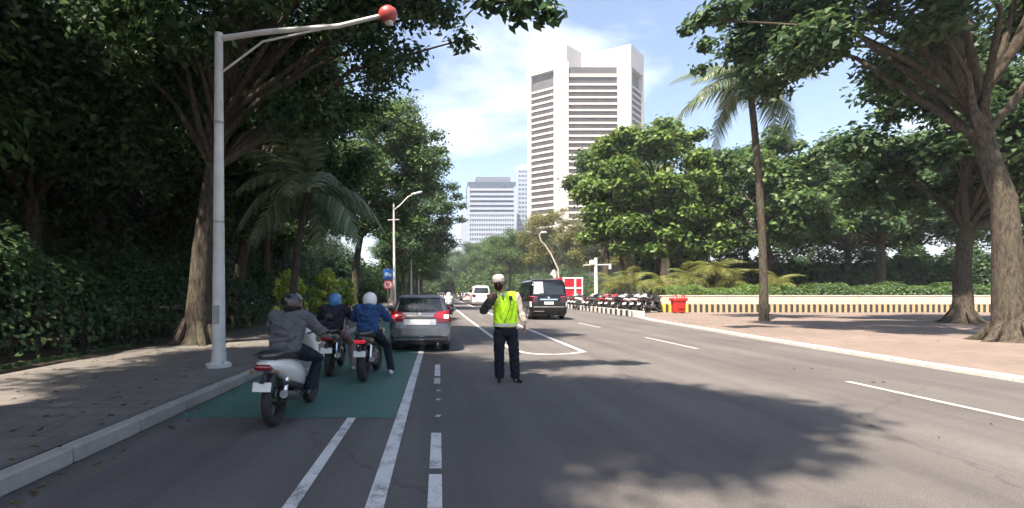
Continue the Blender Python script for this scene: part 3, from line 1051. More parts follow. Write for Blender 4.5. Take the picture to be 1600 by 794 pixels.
def hedge(name, loc, rz, L, D, H, n, leaf, m, seed, label):
    root = empty(name, loc, rz)
    add_obj('foliage', hedge_mesh(np.random.default_rng(seed), L, D, H, n, leaf, MATS[m]), root)
    b = MB()
    for i in range(max(3, int(L / 0.7))):
        x = -L / 2 + .35 + i * .7
        if x < L / 2:
            b.tube([(x, 0, -.05), (x + .1, .05, H * .4), (x - .05, -.05, H * .8)], [.05, .04, .02], 5)
    b.tube([(-L / 2 + .2, 0, H * .35), (L / 2 - .2, 0, H * .35)], .035, 5)
    b.build('stems', bark, root)
    if H > 4:
        MB().tube([(-L / 2 + 1, 0, H * .42), (L / 2 - 1, 0, H * .42)], 1.0, 12, (H * .36, D * .30)).build('inner_twigs', mat('twig_mass', (.03, .045, .02), .95, var=.4, scale=1.5, bump=.8, bscale=3), root)
    return tag(root, label, 'hedge')
hedge('hedge', (21.0, WY + 1.7, 1.0), 0, 8.5, 2.2, .95, 14000, .13, 'leaf_bright', 81, 'clipped green hedge on the planter wall behind the red bin')
hedge('hedge', (36.0, WY + 1.8, 1.0), 0, 21, 2.4, 1.1, 18000, .17, 'leaf_mid', 83, 'long clipped hedge on the planter wall right of the red bin')
hedge('hedge', (-8.9, 30, .12), math.pi / 2, 80, 2.2, 2.3, 90000, .14, 'leaf_dark', 85, 'long dark hedge along the back of the left footway')
hedge('hedge', (18.2, 74, .06), math.pi / 2, 44, 2.0, 1.9, 16000, .22, 'leaf_mid', 87, 'hedge behind the parked motorcycles beside the red truck')
hedge('hedge', (52, 54, 1.0), 0, 62, 3.0, 4.6, 44000, .34, 'leaf_dark', 88, 'tall dark hedge deep behind the pandan plants')

def shrub(loc, r, h, n, leaf, m, seed, label):
    rng = np.random.default_rng(seed)
    root = empty('shrub', loc)
    cl = crown_arrays(rng, (0, 0, h * .6), (r, r, h * .42), 16, r * .42, -.9)
    b = MB()
    for k in range(7):
        e = Vector(cl[k][0])
        b.tube([(rng.normal() * .05, rng.normal() * .05, -.05), e * .5, e], [.03, .022, .01], 5)
    b.build('stem', bark, root)
    add_obj('foliage', crown_mesh(rng, cl, n, leaf, MATS[m], .5, .8), root)
    return tag(root, label, 'shrub', 'shrubs on the left footway edge')
shrub((-4.55, 19.8, .15), .55, 2.3, 2600, .16, 'leaf_lime_sunlit', 91, 'lime green sunlit shrub behind the blue helmet rider')
shrub((-3.95, 21.8, .15), .45, 1.9, 1800, .15, 'leaf_lime_sunlit', 92, 'lime green shrub between the two helmets')
shrub((-5.5, 18.6, .15), .6, 2.2, 2600, .16, 'leaf_lime_sunlit', 93, 'lime green shrub left of the blue helmet rider')
shrub((-3.9, 27.5, .15), .5, 1.7, 1500, .17, 'leaf_mid', 94, 'green shrub beside the road sign post')

hedge('hedge', (-17, 40, .12), math.pi / 2, 110, 4.0, 8.5, 70000, .38, 'leaf_dark', 101, 'tall dark thicket behind the left hedge')
hedge('hedge', (10, 196, 0), 0, 150, 6.0, 8.5, 40000, .55, 'leaf_mid', 102, 'tall thicket across the far end of the street')
hedge('hedge', (34, 128, 0), 0, 60, 4.0, 6.0, 26000, .45, 'leaf_mid', 103, 'thicket below the olive trees right of the road')
hedge('hedge', (-9.5, 110, .12), math.pi / 2, 120, 4.0, 4.5, 30000, .40, 'leaf_dark', 104, 'thicket along the far left footway')
hedge('hedge', (-40, 21, .12), RAD(20), 46, 4.0, 6.0, 30000, .34, 'leaf_dark', 105, 'tall dark thicket at the far left beyond the second row of trees')
hedge('hedge', (74, 46, .06), RAD(-35), 50, 4.0, 6.0, 30000, .36, 'leaf_dark', 106, 'tall thicket at the far right end of the plaza')

# fallen leaves along the footway, kerb and plaza
rng = np.random.default_rng(77)
def litter(n, x0, x1, y0, y1, z):
    P = np.stack([rng.uniform(x0, x1, n), rng.uniform(y0, y1, n), np.full(n, z)], axis=1)
    N = np.stack([rng.normal(size=n) * .12, rng.normal(size=n) * .12, np.ones(n)], axis=1)
    return leaf_quads(rng, P, N, .065, .5)
leaf_mat('leaf_dead', (.10, .055, .02), (.17, .11, .035), (.12, .13, .04), .1)
Q = np.concatenate([litter(900, -7.1, -3.4, 2.5, 30, .163), litter(260, -3.18, -2.9, 2.5, 30, .016), litter(420, 11.5, 30, 8, 34, .076), litter(60, -2.8, 9, 5, 30, .016)])
lo = add_obj('leaf_litter', quads_mesh('leaf_litter', Q, MATS['leaf_dead']))
tag(lo, 'scattered fallen leaves on the footway and road', 'leaves', kind='stuff')
# ------------------------------------------------------------------ vehicles
glass_car = mat('car_glass', (0.012, 0.016, 0.018), 0.04, var=0.2, spec=0.8)
chrome = mat('chrome', (0.75, 0.75, 0.76), 0.16, metal=1.0, var=0.04)
rubber = mat('rubber', (0.018, 0.018, 0.018), 0.8, var=0.25, scale=12, bump=0.3)
black_plastic = mat('black_plastic', (0.022, 0.022, 0.024), 0.5, var=0.15)
alloy = mat('alloy', (0.42, 0.42, 0.43), 0.3, metal=0.9, var=0.08)
plate_m = mat('plate', (0.62, 0.62, 0.60), 0.5, var=0.05)
plate_dark = mat('plate_marks', (0.06, 0.06, 0.06), 0.6)
lamp_red = mat('lamp_red', (0.21, 0.008, 0.018), 0.10, var=0.15, scale=14, coat=0.6)
lamp_red_lit = mat('lamp_red_lit', (0.62, 0.025, 0.04), 0.3, emit=0.14)
lamp_hot = mat('brake_bulb', (1.0, 0.62, 0.50), 0.3, emit=0.75)
lamp_clear = mat('lamp_clear', (0.62, 0.62, 0.64), 0.12, coat=0.6)

def paint(name, col, metal=0.35, rough=0.32):
    return mat(name, col, rough, metal=metal, var=0.05, scale=2, coat=0.8, dirt=0.05)

class Shell:
    """a vehicle body as a stack of plan outlines"""
    def __init__(s, lev, bow=0.04):
        a = np.array(lev, float)
        z = a[:, 0]
        zz = np.unique(np.concatenate([np.linspace(z[0], z[-1], 46), z]))
        cols = [zz]
        for k in range(1, a.shape[1]):
            v = np.interp(zz, z, a[:, k])
            for _ in range(2):
                w = v.copy()
                w[1:-1] = .25 * v[:-2] + .5 * v[1:-1] + .25 * v[2:]
                v = w
            cols.append(v)
        s.z, s.yr, s.yf, s.hw, s.cr = cols
        s.bow = bow
    def at(s, z):
        return [float(np.interp(z, s.z, q)) for q in (s.yr, s.yf, s.hw, s.cr)]
    def rear_y(s, x, z):
        yr, yf, hw, cr = s.at(z)
        ax = min(abs(x), hw - 1e-4)
        if ax <= hw - cr:
            return yr + s.bow * (ax / hw) ** 2
        dx = ax - (hw - cr)
        return yr + s.bow * ((hw - cr) / hw) ** 2 + cr - math.sqrt(max(0, cr * cr - dx * dx))
    def outline(s, z):
        yr, yf, hw, cr = s.at(z)
        cf = min(cr * 2.2, (yf - yr) * .3)
        pts = []
        e = hw - cr
        for i in range(11):
            x = -e + 2 * e * i / 10
            pts.append((x, yr + s.bow * (x / hw) ** 2))
        b0 = s.bow * (e / hw) ** 2
        for i in range(1, 7):
            t = math.pi / 2 * i / 6
            pts.append((e + cr * math.sin(t), yr + b0 + cr - cr * math.cos(t)))
        ys, ye = yr + b0 + cr, yf - cf
        for i in range(1, 11):
            pts.append((hw, ys + (ye - ys) * i / 10))
        for i in range(1, 7):
            t = math.pi / 2 * i / 6
            pts.append((hw - cf + cf * math.cos(t), ye + cf * math.sin(t)))
        for i in range(1, 11):
            pts.append((hw - cf - 2 * (hw - cf) * i / 10, yf))
        for i in range(1, 7):
            t = math.pi / 2 * i / 6
            pts.append((-(hw - cf) - cf * math.sin(t), ye + cf * math.cos(t)))
        for i in range(1, 11):
            pts.append((-hw, ye + (ys - ye) * i / 10))
        for i in range(1, 6):
            t = math.pi / 2 * i / 6
            pts.append((-e - cr * math.cos(t), yr + b0 + cr - cr * math.sin(t)))
        return pts
    def body(s):
        b = MB()
        vs, fs = [], []
        n = None
        for z in s.z:
            o = s.outline(z)
            n = len(o)
            vs += [(x, y, z) for x, y in o]
        m = len(s.z)
        for i in range(m - 1):
            for k in range(n):
                k2 = (k + 1) % n
                fs.append((i * n + k, i * n + k2, (i + 1) * n + k2, (i + 1) * n + k))
        fs.append(tuple(range(n - 1, -1, -1)))
        fs.append(tuple((m - 1) * n + k for k in range(n)))
        return b.add(vs, fs)
    def _patch(s, cor, f, off, thick, nu=10, nv=6):
        (a, b, c, d) = [Vector(p) for p in cor]
        vs, fs = [], []
        for lay in (off, off - thick):
            for j in range(nv + 1):
                for i in range(nu + 1):
                    u, v = i / nu, j / nv
                    p = (a.lerp(b, u)).lerp(d.lerp(c, u), v)
                    vs.append(f(p.x, p.y, lay))
        w = nu + 1
        N = w * (nv + 1)
        for j in range(nv):
            for i in range(nu):
                q = j * w + i
                fs.append((q, q + 1, q + w + 1, q + w))
                fs.append((N + q, N + q + w, N + q + w + 1, N + q + 1))
        ring = [i for i in range(w)] + [j * w + nu for j in range(1, nv + 1)] + [nv * w + i for i in range(nu - 1, -1, -1)] + [j * w for j in range(nv - 1, 0, -1)]
        for k in range(len(ring)):
            p, q = ring[k], ring[(k + 1) % len(ring)]
            fs.append((p, N + p, N + q, q))
        return MB().add(vs, fs)
    def rear(s, cor, off=0.008, thick=0.02, nu=10, nv=6):
        def f(x, z, o):
            e = 0.01
            n = Vector((s.rear_y(x + e, z) - s.rear_y(x - e, z), -2 * e, 0))
            zz = (s.rear_y(x, z + e) - s.rear_y(x, z - e)) / (2 * e)
            nn = Vector(((s.rear_y(x + e, z) - s.rear_y(x - e, z)) / (2 * e), -1, zz))
            nn.normalize()
            return Vector((x, s.rear_y(x, z), z)) + nn * o
        return s._patch(cor, f, off, thick, nu, nv)
    def side(s, sg, cor, off=0.008, thick=0.02, nu=10, nv=6):
        def f(y, z, o):
            yr, yf, hw, cr = s.at(z)
            return Vector((sg * (hw + o), y, z))
        return s._patch(cor, f, off, thick, nu, nv)
    def front(s, cor, off=0.008, thick=0.02):
        def f(x, z, o):
            yr, yf, hw, cr = s.at(z)
            cf = cr * 2.2
            ax = abs(x)
            y = yf if ax < hw - cf else yf - cf + math.sqrt(max(0, cf * cf - (ax - hw + cf) ** 2))
            return Vector((x, y + o, z + o * .5))
        return s._patch(cor, f, off, thick)

tyre_cache = {}
def wheels(root, sh, ys, r, w, inset=0.02):
    key = (r, w)
    if key not in tyre_cache:
        prof = [(r * .62, -w / 2 + .01), (r * .9, -w / 2), (r * .97, -w * .42), (r, -w * .3), (r, w * .3), (r * .97, w * .42), (r * .9, w / 2), (r * .62, w / 2 - .01)]
        ty = MB().lathe(prof, axis='X', seg=28, closed=True).mesh('wheel', rubber, 40)
        rim = MB().lathe([(r * .64, -w * .3), (r * .64, w * .38), (r * .58, w * .42), (r * .55, w * .2), (r * .16, w * .26), (r * .12, w * .36)], axis='X', seg=28)
        for k in range(7):
            a = 2 * math.pi * k / 7
            rim.tube([(w * .33, r * .1 * math.cos(a), r * .1 * math.sin(a)), (w * .36, r * .6 * math.cos(a), r * .6 * math.sin(a))], r * .06, 6)
        tyre_cache[key] = (ty, rim.mesh('rim', alloy, 40))
    ty, rm = tyre_cache[key]
    for y in ys:
        for sg in (-1, 1):
            hw = sh.at(0.5)[2]
            o = add_obj('wheel', ty, root, (sg * (hw - w / 2 - inset), y, r))
            c = add_obj('rim', rm, o)
            if sg < 0:
                c.rotation_euler = (0, 0, math.pi)
            # dark wheel arch
            a = MB()
            n = 18
            R_ = r + .055
            vs = [(sg * (sh.at(max(.24, r))[2] + .004), y + R_ * math.cos(math.pi * i / n), max(.2, r + R_ * math.sin(math.pi * i / n))) for i in range(n + 1)]
            vs = [(sg * (sh.at(max(.24, q[2]))[2] + .004), q[1], q[2]) for q in vs]
            a.add(vs, [tuple(range(n + 1))])
            a.build('wheel_arch', black_plastic, root, smooth=None)

def hatch_car(paint_m, lit=True, detail=True):
    L, H = 4.2, 1.44
    sh = Shell([(.19, .12, L - .15, .68, .12), (.28, .03, L - .05, .75, .16), (.42, 0, L, .77, .20), (.62, .02, L, .78, .22), (.78, .045, L - .04, .775, .22),
                (.86, .075, L - .35, .755, .20), (.94, .12, L - .95, .735, .17), (1.0, .17, L - 1.2, .715, .15), (1.25, .37, L - 1.75, .635, .13), (1.36, .47, L - 2.0, .59, .13),
                (1.41, .58, L - 2.2, .54, .13), (1.435, .8, L - 2.4, .45, .12), (1.445, 1.1, L - 2.6, .3, .1)], .05)
    root = empty('parked_car')
    sh.body().build('body', paint_m, root, smooth=50)
    sh.rear([(-.60, .99), (.60, .99), (.50, 1.345), (-.50, 1.345)], .006).build('rear_window', glass_car, root, smooth=50)
    sh.rear([(-.50, 1.345), (.50, 1.345), (.46, 1.40), (-.46, 1.40)], .03, .05).build('roof_spoiler', paint_m, root, smooth=50)
    for sg in (-1, 1):
        sh.side(sg, [(.55, 1.0), (1.55, 1.0), (1.55, 1.33), (.78, 1.33)]).build('side_window', glass_car, root, smooth=50)
        sh.side(sg, [(1.62, 1.0), (2.72, 1.0), (2.30, 1.33), (1.62, 1.33)]).build('side_window', glass_car, root, smooth=50)
        MB().box((sg * .86, L - 1.42, .98), (.20, .10, .13), bev=.04).build('wing_mirror', paint_m, root)
        sh.side(sg, [(1.2, .84), (1.42, .84), (1.42, .87), (1.2, .87)], .02, .03, 3, 2).build('door_handle', chrome, root)
        lm = sh.rear([(sg * .30, .865), (sg * .768, .79), (sg * .738, 1.045), (sg * .44, .995)], .022, .04).build('tail_lamp', lamp_red, root, smooth=50)
        sh.rear([(sg * .44, .75), (sg * .768, .74), (sg * .768, .79), (sg * .42, .855)], .018, .04).build('tail_lamp_lower', mat('lamp_dark', (0.10, 0.01, 0.015), .15, coat=.5), root, smooth=50)
        if lit:
            sh.rear([(sg * .60, .845), (sg * .70, .84), (sg * .70, .925), (sg * .60, .925)], .030, .03, 6, 4).build('brake_light', lamp_hot if sg > 0 else lamp_red_lit, lm, smooth=50)
    sh.front([(-.6, 1.02), (.6, 1.02), (.5, 1.33), (-.5, 1.33)]).build('windscreen', glass_car, root, smooth=50)
    sh.rear([(-.32, .885), (.32, .885), (.36, .93), (-.36, .93)], .022, .03).build('chrome_garnish', chrome, root, smooth=50)
    sh.rear([(-.34, .84), (.34, .84), (.36, .868), (-.36, .868)], .012, .03).build('boot_handle_recess', black_plastic, root, smooth=50)
    sh.rear([(-.40, .69), (.40, .69), (.40, .825), (-.40, .825)], .004, .02).build('plate_recess', mat('pale_garnish', (0.45, 0.45, 0.47), .35, metal=.5), root, smooth=50)
    sh.rear([(-.25, .695), (.25, .695), (.25, .805), (-.25, .805)], .014, .015, 4, 2).build('number_plate', plate_m, root, smooth=50)
    sh.rear([(-.70, .43), (.70, .43), (.74, .60), (-.74, .60)], .028, .06).build('bumper', paint_m, root, smooth=50)
    sh.rear([(-.64, .40), (.64, .40), (.66, .425), (-.66, .425)], .036, .03).build('bumper_chrome_strip', chrome, root, smooth=50)
    sh.rear([(-.66, .20), (.66, .20), (.70, .33), (-.70, .33)], .010, .06).build('bumper_skirt', black_plastic, root, smooth=50)
    sh.rear([(-.62, .315), (.62, .315), (.63, .345), (-.63, .345)], .030, .04).build('skirt_chrome_strip', chrome, root, smooth=50)
    MB().ball((0, sh.rear_y(0, .95) - .02, .95), (.05, .012, .04), 12).build('badge', chrome, root)
    MB().tube([(.02, sh.rear_y(0, 1.0) - .015, 1.0), (.05, sh.rear_y(0, 1.03) - .02, 1.03), (.36, sh.rear_y(.3, 1.07) - .02, 1.07)], .009, 6).build('rear_wiper', black_plastic, root)
    MB().tube([(.45, .02, .22), (.45, .25, .22)], .035, 10).build('exhaust_pipe', chrome, root)
    wheels(root, sh, (.72, 3.25), .30, .19)
    return root

def tall_van(paint_m, pale_strip=True):
    L = 5.3
    sh = Shell([(.24, .12, L - .15, .90, .14), (.36, .03, L - .04, .98, .18), (.6, 0, L, 1.005, .20), (1.05, .015, L - .04, 1.01, .20), (1.16, .03, L - .35, 1.0, .19), (1.28, .045, L - .75, .985, .18),
                (1.9, .15, L - 1.3, .925, .17), (2.10, .22, L - 1.5, .88, .17), (2.20, .33, L - 1.7, .80, .17), (2.25, .6, L - 2.0, .66, .16), (2.27, .9, L - 2.3, .5, .15)], .06)
    root = empty('van')
    sh.body().build('body', paint_m, root, smooth=50)
    sh.rear([(-.84, 1.38), (.84, 1.38), (.76, 2.10), (-.76, 2.10)], .006).build('rear_window', glass_car, root, smooth=50)
    if pale_strip:  # pale panel laid over the left part of the rear window
        sh.rear([(-.80, 1.42), (-.27, 1.42), (-.30, 2.08), (-.74, 2.08)], .0085, .01).build('pale_window_panel', mat('pale_panel', (0.34, 0.37, 0.40), .12, var=.15, scale=3, coat=.5), root, smooth=50)
    sh.rear([(-.74, 2.10), (.74, 2.10), (.70, 2.18), (-.70, 2.18)], .03, .06).build('roof_spoiler', paint_m, root, smooth=50)
    for sg in (-1, 1):
        sh.side(sg, [(.50, 1.36), (1.75, 1.36), (1.75, 1.98), (.62, 1.98)]).build('side_window', glass_car, root, smooth=50)
        sh.side(sg, [(1.82, 1.36), (2.95, 1.36), (2.95, 1.98), (1.82, 1.98)]).build('side_window', glass_car, root, smooth=50)
        sh.side(sg, [(3.02, 1.36), (3.75, 1.36), (3.38, 1.95), (3.02, 1.95)]).build('side_window', glass_car, root, smooth=50)
        sh.side(sg, [(.6, .92), (3.9, .92), (3.9, .95), (.6, .95)], .012).build('side_trim', chrome, root, smooth=50)
        MB().box((sg * 1.12, L - 1.05, 1.36), (.22, .12, .22), bev=.04).build('wing_mirror', paint_m, root)
        sh.side(sg, [(2.0, 1.14), (2.25, 1.14), (2.25, 1.18), (2.0, 1.18)], .025, .03, 3, 2).build('door_handle', chrome, root)
        lm = sh.rear([(sg * .60, .98), (sg * .985, .90), (sg * .975, 1.33), (sg * .62, 1.26)], .018, .04).build('tail_lamp', mat('lamp_wine', (0.035, 0.004, 0.007), .12, coat=.6), root, smooth=50)
        sh.rear([(sg * .60, 1.225), (sg * .97, 1.27), (sg * .965, 1.31), (sg * .60, 1.26)], .026, .02).build('lamp_strip', mat('lamp_pink', (0.30, .06, .09), .15), lm, smooth=50)
        sh.rear([(sg * .90, .72), (sg * .975, .72), (sg * .975, 1.0), (sg * .91, 1.0)], .026, .02, 4, 4).build('reflector', lamp_clear, root, smooth=50)
    sh.front([(-.85, 1.32), (.85, 1.32), (.74, 2.0), (-.74, 2.0)]).build('windscreen', glass_car, root, smooth=50)
    sh.rear([(-.46, 1.08), (.46, 1.08), (.46, 1.15), (-.46, 1.15)], .03, .04).build('chrome_garnish', chrome, root, smooth=50)
    MB().ball((0, sh.rear_y(0, 1.22) - .02, 1.22), (.07, .015, .055), 12).build('badge', chrome, root)
    pl = sh.rear([(-.25, .85), (.25, .85), (.25, 1.0), (-.25, 1.0)], .014, .015, 4, 2).build('number_plate', plate_m, root, smooth=50)
    for k in range(5):
        x = -.18 + k * .09
        sh.rear([(x - .026, .90), (x + .026, .90), (x + .026, .97), (x - .026, .97)], .018, .01, 2, 2).build('plate_mark', plate_dark, pl, smooth=50)
    sh.rear([(-.90, .44), (.90, .44), (.95, .74), (-.95, .74)], .03, .07).build('bumper', paint_m, root, smooth=50)
    sh.rear([(-.80, .70), (.80, .70), (.80, .735), (-.80, .735)], .045, .03).build('bumper_trim', mat('dull_chrome', (.5, .5, .5), .3, metal=.8), root, smooth=50)
    sh.rear([(-.80, .47), (-.25, .47), (-.25, .50), (-.80, .50)], .045, .03).build('bumper_reflector', mat('dull_chrome', (.5, .5, .5)), root, smooth=50)
    MB().tube([(.05, sh.rear_y(0, 1.36) - .02, 1.36), (.1, sh.rear_y(0, 1.42) - .02, 1.42), (-.5, sh.rear_y(.4, 1.47) - .02, 1.47)], .012, 6).build('rear_wiper', black_plastic, root)
    wheels(root, sh, (.95, 4.15), .34, .22)
    return root

car = hatch_car(paint('paint_charcoal', (0.105, 0.108, 0.118), .6, .30))
car.name = 'hatchback_car'
car.location = (-0.48, 12.75, 0)
tag(car, 'charcoal grey hatchback with glowing red tail lamps ahead of the riders', 'car')

van = tall_van(mat('paint_black', (0.004, 0.004, 0.005), .22, var=.05, spec=.35, coat=.35))
van.name = 'black_van'
van.location = (5.95, 27.7, 0)
van.scale = (1.025, 1, 1)
tag(van, 'tall black van seen from behind, right of the officer', 'van')

mb = tall_van(paint('paint_white', (0.72, 0.72, 0.70), 0, .35), pale_strip=False)
mb.name = 'white_minibus'
mb.location = (4.75, 57.5, 0)
tag(mb, 'white minibus driving away just left of the officer', 'minibus')

far = hatch_car(paint('paint_pale_pink', (0.50, 0.40, 0.38), .1, .35), lit=True)
far.name = 'far_car'
far.location = (4.35, 76, 0)
tag(far, 'pale pinkish car ahead of the white minibus', 'car', 'far cars on the road')
def far_car(x, y, m, label, sc=1.0):
    o = copy_tree(far)
    for ch in o.children:
        if ch.name.split('.')[0] in ('body', 'bumper', 'roof_spoiler', 'wing_mirror') and ch.type == 'MESH':
            ch.data = ch.data.copy()
            ch.data.materials[0] = m
    o.location = (x, y, 0)
    o.scale = (sc, sc, sc)
    return tag(o, label, 'car', 'far cars on the road')
silver = paint('paint_silver', (0.40, 0.40, 0.42), .6, .3)
far_car(6.4, 46, MATS['paint_black'], 'dark car partly hidden between the officer and the black van', 1.15)
far_car(4.6, 92, silver, 'silver car two places ahead of the white minibus')
far_car(7.6, 70, MATS['paint_white'], 'white car hidden behind the officer and black van')
far_car(2.6, 112, paint('paint_dark_red', (0.16, 0.02, 0.02)), 'small dark red car far down the road')
far_car(0.4, 96, silver, 'silver car far down the lane beyond the hatchback')
far_car(5.2, 128, MATS['paint_white'], 'white car farthest down the road')

# red and white box truck parked behind the striped kerb
def red_truck():
    root = empty('box_truck', (13.85, 53, .06))
    red = mat('truck_red', (0.55, 0.008, 0.03), .4, var=.08, scale=1.5, coat=.4)
    redd = mat('truck_red_side', (0.42, 0.012, 0.03), .45, var=.1, scale=1.5)
    wh = mat('truck_white', (0.74, 0.70, 0.70), .5, var=.05, dirt=.1)
    MB().box((0, 2.2, 1.95), (2.1, 4.3, 2.1), bev=.03).build('cargo_box', redd, root)
    for x0, x1, z0, z1 in ((-.86, .16, 2.0, 2.84), (.34, .92, 2.0, 2.84), (-.86, .16, 1.02, 1.78), (.34, .92, 1.02, 1.78)):
        MB().box(((x0 + x1) / 2, .02, (z0 + z1) / 2), (x1 - x0, .05, z1 - z0), bev=.015).build('door_panel', red, root)
    for c, d in (((-.96, -.01, 1.95), (.17, .10, 2.12)), ((.98, -.01, 1.95), (.12, .10, 2.12)), ((.25, -.014, 1.95), (.17, .10, 2.0)), ((0, -.008, 2.92), (2.06, .10, .14)), ((0, -.020, 1.89), (2.0, .10, .17)), ((0, -.008, .95), (2.06, .10, .12))):
        MB().box(c, d, bev=.015).build('frame_bar', wh, root)
    MB().box((0, 2.3, .82), (1.0, 5.6, .18)).build('chassis', black_plastic, root)
    MB().box((0, 5.3, 1.45), (1.9, 1.7, 1.7), bev=.14).build('cab', red, root)
    MB().box((0, 6.13, 1.85), (1.6, .06, .6), bev=.02).build('windscreen', glass_car, root)
    sh = Shell([(.2, 0, 6, .98, .1), (1, 0, 6, .98, .1), (2, 0, 6, .98, .1)])
    for y in (1.1, 5.2):
        for sg in (-1, 1):
            o = MB().lathe([(.2, -.11), (.36, -.12), (.40, -.08), (.40, .08), (.36, .12), (.2, .11)], axis='X', seg=24, closed=True).build('wheel', rubber, root, (sg * .86, y, .40))
            MB().lathe([(.22, -.05), (.22, .10), (.08, .12)], axis='X', seg=20).build('rim', alloy, o)
    for sg in (-1, 1):
        MB().box((sg * .8, -.02, .72), (.25, .06, .12), bev=.01).build('tail_lamp', lamp_red, root)
    return tag(root, 'red box truck with white framed rear doors parked right of the black van', 'truck')
red_truck()

# ------------------------------------------------------------------ motorcycles (point along +Y, origin on the ground)
def torus_tyre(R, r, seg=26):
    prof = [(R - r * 1.0 + r * math.cos(a) * .95 + r * .0, r * .95 * math.sin(a)) for a in [2 * math.pi * i / 10 for i in range(10)]]
    return MB().lathe(prof, axis='X', seg=seg, closed=True)
bike_cache = {}
def motorbike(name, panel, seat_c=None, fat=1.0, scooter=False, topbox=False, lit=False):
    root = empty(name)
    R, r = (.285, .060 * fat)
    ye, yf = -.62, .64
    key = (R, r)
    if key not in bike_cache:
        ty = torus_tyre(R, r).mesh('wheel', rubber, 60)
        rm = MB().lathe([(R - r * 1.7, -.03), (R - r * 1.5, -.035), (R - r * 1.5, .035), (R - r * 1.7, .03)], axis='X', seg=24, closed=True)
        rm.lathe([(.03, -.06), (.05, -.055), (.05, .055), (.03, .06)], axis='X', seg=14)
        for k in range(6):
            a = 2 * math.pi * k / 6
            rm.tube([(0, .04 * math.cos(a), .04 * math.sin(a)), (0, (R - r * 1.6) * math.cos(a), (R - r * 1.6) * math.sin(a))], .014, 5)
        bike_cache[key] = (ty, rm.mesh('rim', mat('dark_alloy', (.10, .10, .10), .35, metal=.8), 40))
    ty, rm = bike_cache[key]
    for y in (ye, yf):
        w = add_obj('wheel', ty, root, (0, y, R))
        add_obj('rim', rm, w)
    gm = mat('engine_metal', (.16, .16, .165), .4, metal=.8, var=.2)
    # rear end
    MB().tube([(-.09, ye, R), (-.09, -.05, .34)], .026, 8).tube([(.09, ye, R), (.09, -.05, .34)], .026, 8).tube([(-.09, -.10, .34), (.09, -.10, .34)], .024, 8).build('swing_arm', gm, root)
    for sg in (-1, 1):
        MB().tube([(sg * .10, ye + .04, .34), (sg * .10, ye + .16, .66)], .028, 8).build('rear_shock', chrome, root)
    mg = MB()
    vs, fs = [], []
    for i in range(9):
        a = RAD(30 + i * 15)
        for x, dr in ((-.075, -.01), (-.05, .03), (.05, .03), (.075, -.01)):
            q = R + .045 + dr
            vs.append((x, ye - q * math.cos(a), R + q * math.sin(a)))
    for i in range(8):
        for k in range(3):
            fs.append((i * 4 + k, i * 4 + k + 1, i * 4 + 5 + k, i * 4 + 4 + k))
    mg.add(vs, fs).build('rear_fender', black_plastic, root)
    MB().box((0, -.96, .50), (.20, .012, .10), Matrix.Rotation(RAD(-18), 3, 'X'), .004).build('number_plate', plate_m, root)
    MB().box((0, -.93, .555), (.045, .10, .03)).tube([(0, -.93, .50), (0, -.86, .64)], .02, 6).build('plate_bracket', black_plastic, root)
    MB().box((0, -.93, .70), (.20, .08, .065), Matrix.Rotation(RAD(-20), 3, 'X'), .025).build('tail_lamp', lamp_red_lit if lit else lamp_red, root)
    for sg in (-1, 1):
        MB().ball((sg * .135, -.90, .655), (.026, .022, .016), 10).build('turn_signal', mat('amber', (.30, .10, .02), .25), root)
        MB().tube([(sg * .115, -.28, .80), (sg * .14, -.62, .84), (sg * .11, -.86, .83), (0, -.93, .825)], .014, 6).build('grab_rail', gm, root)
    # tail panel, seat, tank / leg shield
    def loft_y(secs, seg=14):
        b = MB()
        vs, fs = [], []
        for (y, zc, rx, rz) in secs:
            for k in range(seg):
                th = 2 * math.pi * k / seg
                x_, z_ = math.cos(th), math.sin(th)
                vs.append((math.copysign(abs(x_) ** .75, x_) * rx, y, zc + math.copysign(abs(z_) ** .75, z_) * rz))
        m = len(secs)
        for i in range(m - 1):
            for k in range(seg):
                k2 = (k + 1) % seg
                fs.append((i * seg + k, i * seg + k2, (i + 1) * seg + k2, (i + 1) * seg + k))
        fs.append(tuple(range(seg - 1, -1, -1)))
        fs.append(tuple((m - 1) * seg + k for k in range(seg)))
        return b.add(vs, fs)
    if not scooter:
        loft_y([(-.95, .745, .05, .025), (-.90, .735, .10, .05), (-.65, .70, .145, .085), (-.35, .645, .165, .11), (-.1, .60, .13, .10), (0.02, .58, .09, .07)]).build('tail_panel', panel, root, smooth=60)
    loft_y([(-.86, .800, .07, .02), (-.80, .805, .12, .04), (-.55, .795, .145, .05), (-.32, .755, .155, .05), (-.08, .735, .14, .05), (.06, .745, .10, .04), (.12, .75, .05, .02)]).build('seat', seat_c or mat('seat_black', (.02, .02, .022), .65), root, smooth=60)
    if scooter:
        loft_y([(.10, .34, .13, .06), (.25, .33, .17, .05), (.42, .35, .17, .06)]).build('foot_board', black_plastic, root, smooth=60)
        MB().loft([((0, .44, .26), .10, .06), ((0, .46, .40), .17, .07), ((0, .44, .60), .20, .08), ((0, .38, .82), .19, .08), ((0, .34, .95), .12, .08)], 18, 2.6).build('leg_shield', panel, root, smooth=60)
        loft_y([(-.93, .735, .05, .025), (-.87, .72, .105, .055), (-.65, .67, .145, .105), (-.40, .60, .16, .155), (-.15, .53, .16, .185), (.0, .47, .15, .15), (.12, .38, .10, .07)]).build('side_cover', panel, root, smooth=60)
        loft_y([(-.66, .50, .115, .045), (-.40, .44, .15, .05), (-.1, .36, .15, .06), (.10, .31, .12, .04)]).build('lower_trim', black_plastic, root, smooth=60)
    else:
        loft_y([(.02, .76, .06, .04), (.08, .80, .12, .09), (.22, .83, .155, .11), (.36, .84, .14, .10), (.46, .84, .08, .06)]).build('fuel_tank', panel, root, smooth=60)
